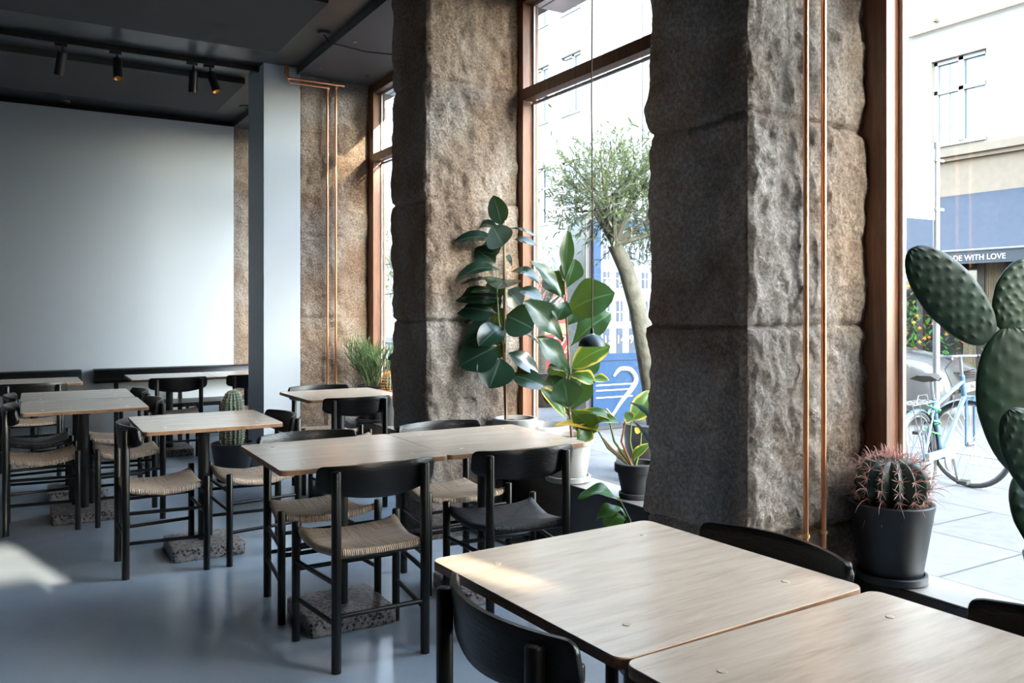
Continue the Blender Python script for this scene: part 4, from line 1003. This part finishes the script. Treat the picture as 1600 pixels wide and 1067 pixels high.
# bicycle
t = thing('bicycle', 'pale blue city bicycle leaning by the sign pole with a green cable lock', 'bicycle', (5.24, 3.43, 0), R(12))
def wheel(c, az, name='wheel'):
    q = Matrix.Translation(c) @ Matrix.Rotation(az, 4, 'Z')
    rr = .315; mb = MB()
    ring = [(rr*math.cos(2*math.pi*k/48), 0, rr*math.sin(2*math.pi*k/48)) for k in range(49)]
    mb.tube(ring, .016, 8, caps=False, M4=q); wo_ = part(name, mb, M['tyre'], t)
    mb = MB(); mb.tube([(x*.945, y, z*.945) for x, y, z in ring], .009, 6, caps=False, M4=q); part('rim', mb, M['chrome'], wo_)
    mb = MB()
    for k in range(28):
        a = 2*math.pi*k/28; s = 1 if k % 2 else -1
        mb.tube([(.02*math.cos(a+1.2*s), s*.028, .02*math.sin(a+1.2*s)), (rr*.93*math.cos(a), 0, rr*.93*math.sin(a))], .0014, 3, M4=q)
    mb.tube([(0, -.045, 0), (0, .045, 0)], .018, 10, M4=q); part('spokes', mb, M['chrome'], wo_)
    mb = MB(); arc = [R(a) for a in range(-12, 181, 8)]; vs = []; fs = []
    for a in arc:
        for y, r_ in ((-.024, .332), (-.012, .345), (.012, .345), (.024, .332)): vs.append((r_*math.cos(a), y, r_*math.sin(a)))
    for i in range(len(arc)-1):
        for k in range(3): fs.append((i*4+k, i*4+k+1, (i+1)*4+k+1, (i+1)*4+k))
    mb.add(vs, fs, M4=q); part('mudguard', mb, M['bikeblue'], t)
RW, FW = Vector((0, 0, .332)), Vector((1.01, 0, .332)); wheel(RW, 0); STEER = R(78); wheel(FW, STEER)
BB, ST, HT, HB = Vector((.44, 0, .30)), Vector((.29, 0, .73)), Vector((.84, 0, .86)), Vector((.885, 0, .70))
mb = MB()
for a, b_, r in ((BB, ST, .015), (BB, HB, .017), (ST+Vector((.02, 0, -.06)), HT+Vector((0, 0, -.05)), .015), (HT, HB, .019)): mb.tube([a, b_], r, 12)
for sy in (-.05, .05):
    mb.tube([RW+Vector((0, sy, 0)), BB+Vector((0, sy*.5, 0))], .008, 8); mb.tube([RW+Vector((0, sy, 0)), ST+Vector((0, sy*.2, -.05))], .007, 8)
part('bike_frame', mb, M['bikeblue'], t)
mb = MB(); sd = Vector((-math.sin(STEER), math.cos(STEER), 0))
for s in (-1, 1): mb.tube([HB, FW+Vector((0, 0, .36))+sd*.05*s, FW+sd*.055*s], [.012, .011, .008], 8)
part('fork', mb, M['bikeblue'], t)
mb = MB(); mb.tube([ST, ST+Vector((-.035, 0, .12))], .013, 10); part('seat_post', mb, M['chrome'], t)
mb = MB(); s0 = ST+Vector((-.04, 0, .15)); vs = []; fs = []; n = 12
for i in range(n+1):
    u = i/n; x = -.13+.27*u; w2 = .078*(1-u)**.7+.017; z = .018*math.sin(u*3.1)-.012*u
    vs += [(s0.x+x, s0.y-w2, s0.z-.012+z), (s0.x+x, s0.y-w2*.5, s0.z+.014+z), (s0.x+x, s0.y+w2*.5, s0.z+.014+z), (s0.x+x, s0.y+w2, s0.z-.012+z), (s0.x+x, s0.y, s0.z-.03+z)]
for i in range(n):
    for k in range(5): fs.append((i*5+k, i*5+(k+1) % 5, (i+1)*5+(k+1) % 5, (i+1)*5+k))
fs += [(0, 1, 2, 3, 4), tuple(n*5+k for k in range(5))]
mb.add(vs, fs); part('saddle', mb, M['tyre'], t)
mb = MB(); st = HT+Vector((-.03, 0, .14)); fw = Vector((math.cos(STEER), math.sin(STEER), 0))
mb.tube([HT, st], .012, 10); mb.tube([st-sd*.29-fw*.12+Vector((0, 0, .0)), st-sd*.15+fw*.03, st+fw*.05, st+sd*.15+fw*.03, st+sd*.29-fw*.12], .011, 10); part('handlebar', mb, M['chrome'], t)
for s in (-1, 1):
    mb = MB(); a = st+sd*.29*s-fw*.12; b_ = st+sd*.19*s-fw*.02; mb.tube([a, b_], .016, 10); part('grip', mb, M['darkplastic'], t)
mb = MB(); mb.lathe([(0, -.01), (.09, -.008), (.095, 0), (.09, .008), (0, .01)], n=28, M4=Matrix.Translation(BB+Vector((0, -.06, 0))) @ Matrix.Rotation(R(90), 4, 'X')); mb.box(.02, .44, -.075, -.055, .33, .38); part('chain_guard', mb, M['galv'], t)
mb = MB(); mb.tube([BB+Vector((0, -.08, 0)), BB+Vector((.05, -.09, -.16))], .009, 8); mb.tube([BB+Vector((0, .08, 0)), BB+Vector((-.05, .09, .16))], .009, 8); part('crank', mb, M['chrome'], t)
for s in (-1, 1):
    mb = MB(); q = BB+Vector((-.05*s, .13*s, .165*s)); mb.box(q.x-.045, q.x+.045, q.y-.035, q.y+.035, q.z-.012, q.z+.012); part('pedal', mb, M['darkplastic'], t, smooth=False, bevel=.004)
mb = MB(); z = .72
for y in (-.06, -.02, .02, .06): mb.tube([(-.22, y, z), (.22, y, z)], .004, 6)
for x in (-.22, -.08, .08, .22): mb.tube([(x, -.06, z), (x, .06, z)], .004, 6)
for y in (-.06, .06): mb.tube([(-.1, y, z), (0, y*.9, .33)], .004, 6); mb.tube([(-.22, y, z), (0, y*.9, .33)], .004, 6)
mb.tube([(-.15, -.06, z), (-.12, -.06, z+.06), (.02, -.06, z+.06), (.05, -.06, z)], .003, 6); part('rack', mb, M['chrome'], t)
mb = MB(); rn = random.Random(5)
pts = [ST+Vector((.04*math.cos(k*.9)+rn.uniform(-.01, .01), .05*math.sin(k*.9), -.02-.012*k)) for k in range(22)]; mb.tube(pts, .006, 6); part('cable_lock', mb, M['lockgreen'], t)
mb = MB(); mb.tube([st+fw*.04, st+fw*.12+Vector((0, 0, -.1)), HB+fw*.06, RW+Vector((.5, .02, .1))], .003, 5); part('brake_cable', mb, M['rubber'], t)

# car
t = thing('parked_car', 'dark silver hatchback parked across the street behind the bicycle', 'car', (10.38, 6.13, -.08), R(16))
prof = [(0, .35, .22), (.0, .62, .30), (.12, .78, .60), (.9, .92, .92), (1.15, .98, .95)]   # unused guide values
def section(y, w, zb, zt, cab=None):
    hw_ = w/2; pts = [(-hw_*.92, zb), (-hw_, zb+.12), (-hw_, zt-.16), (-hw_*.94, zt-.03), (-hw_*.5, zt)]
    return [(x, y, z) for x, z in pts]+[(-x, y, z) for x, z in pts[::-1]]
secs = [section(0, 1.30, .32, .56), section(.06, 1.56, .22, .68), section(.25, 1.68, .20, .80), section(.9, 1.72, .18, .93), section(1.2, 1.74, .18, .97), section(3.2, 1.74, .18, .98), section(3.9, 1.70, .22, .96), section(4.1, 1.5, .3, .80)]
vs = [p for s_ in secs for p in s_]; n = 10; fs = []
for i in range(len(secs)-1):
    for k in range(n): fs.append((i*n+k, i*n+(k+1) % n, (i+1)*n+(k+1) % n, (i+1)*n+k))
fs += [tuple(range(n)), tuple((len(secs)-1)*n+k for k in range(n))]
mb = MB(); mb.add(vs, fs); part('body', mb, M['carpaint'], t, angle=60)
cs = [(1.05, .97, 1.50), (1.85, 1.44, 1.16), (3.1, 1.46, 1.14), (3.95, .98, 1.44)]
vs = []; 
for y, z, w_ in cs: vs += [(-w_/2, y, z), (w_/2, y, z)]
base = [(-.80, 1.0, .94), (.80, 1.0, .94), (-.80, 4.0, .94), (.80, 4.0, .94)]
vs = [(-.74, 1.05, .95), (.74, 1.05, .95), (-.57, 1.85, 1.44), (.57, 1.85, 1.44), (-.57, 3.1, 1.46), (.57, 3.1, 1.46), (-.72, 3.95, .96), (.72, 3.95, .96)]
mb = MB(); mb.add(vs, [(0, 1, 3, 2), (2, 3, 5, 4), (4, 5, 7, 6), (0, 2, 4, 6), (1, 7, 5, 3)]); part('greenhouse', mb, M['carglass'], t, smooth=False)
mb = MB(); mb.add([(-.58, 1.84, 1.45), (.58, 1.84, 1.45), (.58, 3.12, 1.475), (-.58, 3.12, 1.475), (-.56, 1.95, 1.50), (.56, 1.95, 1.50), (.56, 3.05, 1.51), (-.56, 3.05, 1.51)], [(0, 1, 5, 4), (1, 2, 6, 5), (2, 3, 7, 6), (3, 0, 4, 7), (4, 5, 6, 7), (3, 2, 1, 0)]); part('roof', mb, M['carpaint'], t)
mb = MB(); mb.box(-.62, .62, -.035, .1, .24, .40); part('bumper', mb, M['darkplastic'], t, smooth=False, bevel=.02)
mb = MB()
for k in range(4): mb.box(-.35, .35, -.02, .06, .56+k*.03, .575+k*.03)
part('grille', mb, M['chrome'], t, smooth=False)
for s in (-1, 1):
    mb = MB(); mb.add([(s*.45, .02, .58), (s*.80, .16, .60), (s*.83, .42, .74), (s*.60, .18, .72)], [(0, 1, 2, 3)]); mb.add([(s*.45, .10, .56), (s*.80, .26, .58), (s*.83, .50, .72), (s*.60, .28, .70)], [(0, 1, 2, 3)]); part('headlight', mb, M['lamp_lens'], t)
    for y in (.78, 3.35):
        mb = MB(); q = Matrix.Translation((s*.78, y, .31)) @ Matrix.Rotation(R(90), 4, 'Y'); mb.lathe([(0, -.10), (.19, -.10), (.30, -.09), (.31, -.06), (.31, .06), (.30, .09), (.19, .10), (0, .10)], n=32, M4=q); part('wheel', mb, M['tyre'], t)
mb = MB(); mb.box(-.26, .26, -.052, -.04, .40, .51); pl = part('number_plate', mb, M['plate'], t, smooth=False)
mb = MB(); mb.box(-.26, -.225, -.055, -.051, .40, .51); part('blue_strip', mb, M['blueplate'], pl, smooth=False)
text('plate_text', 'AE 59846', .10, M['blackink'], pl, (.02, -.054, .42), (R(90), 0, 0), .001, 'CENTER')

# advertising kiosk
t = thing('advertising_kiosk', 'blue framed advertising case with a poster numbered 15 14 9 11', 'advertising kiosk', (6.25, 7.5, 0))
mb = MB(); mb.box(-.78, .78, .03, .40, .0, 2.42); part('case', mb, M['kioskdark'], t, smooth=False, bevel=.01)
mb = MB(); mb.box(-.70, .80, .0, .03, .06, .78); part('lower_panel', mb, M['kioskblue'], t, smooth=False)
mb = MB()
for a in ((-.70, -.60, .78, 2.36), (.70, .80, .78, 2.36), (-.60, .70, 2.27, 2.36), (-.60, .70, .78, .86)): mb.box(a[0], a[1], -.01, .03, a[2], a[3])
part('poster_frame', mb, M['kioskblue'], t, smooth=False, bevel=.003)
mb = MB(); mb.box(-.60, .70, .012, .03, .86, 2.27); ps = part('poster', mb, M['poster'], t, smooth=False)
mb = MB()
for k in range(7):
    x = -.55+k*.185
    for z0, z1 in ((.86, 1.14), (1.22, 1.45), (1.60, 1.78), (1.92, 2.08)): mb.box(x, x+.085, .008, .013, z0, z1)
part('reflected_windows', mb, M['posterwin'], ps, smooth=False)  # windows of a building mirrored in the case glass, put in as colour
mb = MB()
for k in range(7):
    x = -.55+k*.185
    for z0, z1 in ((1.22, 1.45), (1.60, 1.78), (1.92, 2.08)): mb.box(x+.035, x+.05, .004, .009, z0, z1); mb.box(x, x+.085, .004, .009, z0+.10, z0+.112)
    mb.box(x-.012, x+.097, .004, .009, 1.20, 1.212)
part('reflected_frames', mb, M['posterwhite'], ps, smooth=False)  # pale bars of the same mirrored building, also drawn as colour
for s, x in (('15', -.55), ('14', -.37), ('9', -.18), ('11', -.02), ('17', .18)): text('poster_number', s, .135, M['posterwhite'], ps, (x-.005, .006, .97), (R(90), 0, 0), .002)
for s, x in (('4', -.53), ('8', -.34)): text('poster_number', s, .13, M['posterwhite'], ps, (x-.005, .006, 1.62), (R(90), 0, 0), .002)
mb = MB(); 
def smooth(pts, k=8):
    out = []
    for i in range(len(pts)-1):
        p0, p1, p2, p3 = [Vector(pts[max(0, min(len(pts)-1, i+j))]) for j in (-1, 0, 1, 2)]
        for q in range(k):
            u = q/k; out.append(.5*((2*p1)+(p2-p0)*u+(2*p0-5*p1+4*p2-p3)*u*u+(3*p1-p0-3*p2+p3)*u**3))
    return out+[Vector(pts[-1])]
sp_ = smooth([(-.42, -.006, .60), (-.32, -.006, .68), (-.17, -.006, .66), (-.10, -.006, .55), (-.17, -.006, .44), (-.30, -.006, .32), (-.42, -.006, .18)])
mb.tube(sp_, [.008+.022*math.sin(math.pi*min(1, (i+2)/(len(sp_)+3)))**.7 for i in range(len(sp_))], 8)
mb.tube([(-.52, -.006, .24), (-.44, -.006, .16), (-.20, -.006, .42)], [.01, .02, .01], 8)
for z in (.50, .44, .36): mb.box(-.66, -.14, -.004, .001, z, z+.014)
for k in range(3): mb.box(.0+k*.03, .012+k*.03, -.004, .001, .62, .70)
part('painted_scrawl', mb, M['posterwhite'], t)
# red van with scrawl, pale blue board
t = thing('red_van', 'red graffitied van far down the street behind the plants', 'van', (9.6, 11.8, -.08))
mb = MB(); mb.box(-2.2, 1.9, 0, 2.2, .35, 2.0); part('body', mb, M['red'], t, smooth=False, bevel=.08)
mb = MB(); mb.box(-2.19, 1.89, -.006, .004, 1.02, 1.20); part('stripe', mb, M['yellow'], t, smooth=False)
mb = MB(); rn = random.Random(11)
for k in range(14):
    x = rn.uniform(-2.0, 1.6); z = rn.uniform(.5, 1.8); pts = []
    for q in range(7): pts.append((x+.2*math.cos(q*1.3+k), -.008, z+.15*math.sin(q*1.7+k)))
    mb.tube(pts, .014, 5)
part('scrawl', mb, M['posterwhite'], t)
mb = MB()
for x in (-1.4, 1.2):
    q = Matrix.Translation((x, .25, .32)) @ Matrix.Rotation(R(90), 4, 'X'); mb.lathe([(0, -.2), (.32, -.2), (.32, .2), (0, .2)], n=24, M4=q)
part('wheel', mb, M['tyre'], t)
mb = MB(); mb.box(8.4, 10.0, 14.6, 14.7, .0, 2.7); tag(part('site_board', mb, M['paleblue'], smooth=False, bevel=.01), 'tall pale blue board beyond the red van', 'board')
c = onceil(0, 0, 1) if False else P(1002, 700, 7.4)
t = thing('plastic_bucket', 'cream-yellow bucket on the pavement behind the leafy plant', 'bucket', (P(978, 640, 7.0).x, P(978, 640, 7.0).y, 0))
mb = MB(); mb.lathe([(0, 0), (.075, 0), (.08, .01), (.085, .18), (.078, .19), (0, .19)], n=28); part('body', mb, M['bucket'], t)
t = thing('street_planter', 'round grey planter tub on the pavement right of the rubber plant', 'planter', (P(848, 660, 6.6).x, P(848, 660, 6.6).y, 0))
mb = MB(); mb.lathe([(0, 0), (.15, 0), (.19, .36), (.215, .37), (.215, .44), (.20, .445), (.18, .38), (.0, .36)], n=36); part('tub', mb, M['galv'], t)
# olive trees
def olive(base, pts, crown, n, label, seed, lean=0):
    t = thing('olive_tree', label, 'tree', base); rn = random.Random(seed)
    mb = MB(); mb.lathe([(0, 0), (.24, 0), (.26, .02), (.30, .46), (.31, .47), (.28, .48), (.27, .44), (0, .43)], n=36); part('planter', mb, M['potdark'], t)
    mb = MB(); loc = [Vector(p)-Vector(base) for p in pts]; rs = [.085-.03*i/(len(loc)-1) for i in range(len(loc))]; mb.tube([Vector((loc[0].x*.3, loc[0].y*.3, .40))]+loc, [.095]+rs, 14)
    top = loc[-1]; tips = []; c = Vector(crown[0])-Vector(base); cr = crown[1]
    for k in range(22):
        a = Vector((rn.uniform(-1, 1), rn.uniform(-1, 1), rn.uniform(-.5, 1))); a = a.normalized()*cr*rn.uniform(.6, 1.0); q = c+Vector((a.x, a.y, a.z*.9))
        mid = top.lerp(q, .5)+Vector((rn.uniform(-.1, .1), rn.uniform(-.1, .1), rn.uniform(0, .15))); mb.tube([top, mid, q], [.028, .014, .005], 6); tips += [(top.lerp(mid, .8), q, mid), (mid, q, mid)]
    part('trunk', mb, M['olivebark'], t)
    tw = MB(); lf = Leaves()
    for k in range(n):
        a, b_, m_ = rn.choice(tips); s = rn.uniform(.1, 1.1); p = m_.lerp(b_, s)+Vector((rn.gauss(0, .10), rn.gauss(0, .10), rn.gauss(0, .10)))
        d = (p-c).normalized()*.6+Vector((rn.uniform(-1, 1), rn.uniform(-1, 1), rn.uniform(-.6, 1)))*.7; d.normalize(); L = rn.uniform(.14, .26); e = p+d*L; tw.tube([p, e], [.0025, .001], 3, caps=False)
        sd = d.orthogonal().normalized()
        for q in range(10):
            f = q/10; o = p.lerp(e, f); rot = Matrix.Rotation(rn.uniform(0, 6.28), 3, d); dd = (d*.8+rot @ sd*.8).normalized()
            lf.leaf(o, o+dd*rn.uniform(.04, .062), .013, Vector((rn.uniform(-1, 1), rn.uniform(-1, 1), 1)).normalized(), .05, .1, 0, 'lance', .02, 3, 2)
    part('twigs', tw, M['olivebark'], t); lf.build('foliage', M['oliveleaf'], t)
D2 = 6.5
olive((P(1034, 700, D2).x, P(1034, 700, D2).y, 0), [P(1022, 620, D2), P(1008, 545, D2), P(996, 480, D2), P(978, 420, D2), P(960, 382, D2)], (P(968, 305, D2+.1), .56), 640, 'gnarled olive tree on the pavement outside the middle window', 4)
olive((4.3, 9.4, 0), [Vector((4.3, 9.4, .9)), Vector((4.35, 9.4, 1.4))], (Vector((4.35, 9.4, 1.75)), .60), 330, 'dense olive tree seen past the left edge of the far window', 9)
olive((6.4, 9.9, 0), [Vector((6.4, 9.9, .8)), Vector((6.4, 9.9, 1.3))], (Vector((6.4, 9.9, 1.75)), .55), 160, 'second olive tree further off behind the fiddle-leaf fig', 12)
# shop-front shrubs
t = thing('flowering_shrub', 'flowering shrub by the shop wall left of the prickly pear', 'shrub', (15.3, 10.6, 0)); lf = Leaves(); fl = MB(); rn = random.Random(2)
for k in range(900):
    p = Vector((rn.gauss(0, .3), rn.gauss(0, .75), abs(rn.gauss(.9, .5)))); d = Vector((rn.uniform(-1, 1), rn.uniform(-1, 1), rn.uniform(-1, 1))).normalized(); lf.leaf(p, p+d*.12, .06, Vector((0, 0, 1)), .05, .1, 0, 'lance', .02, 3, 2)
    if k % 14 == 0: fl.lathe([(0, -.04), (.04, 0), (0, .04)], tuple(p), 6)
lf.build('foliage', M['floorleaf'], t); part('blossom', fl, M['orangeflower'], t)
t = thing('wall_lamp', 'round white lamp on a bracket outside the top of the middle window', 'wall lamp', P(866, 158, 5.9))
mb = MB(); mb.lathe([(0, .03), (.03, .03), (.055, .015), (.06, 0), (.0, -.002)], n=28, M4=Matrix.Rotation(R(70), 4, 'X')); part('lamp_shade', mb, M['lampwhite'], t)
mb = MB(); mb.tube([(0, .0, .02), (-.05, .05, .04), (-.09, .1, .02)], .008, 8); mb.lathe([(0, -.05), (.02, -.05), (.02, .03), (0, .03)], n=16, M4=Matrix.Rotation(R(70), 4, 'X')); part('bracket', mb, M['darkplastic'], t)
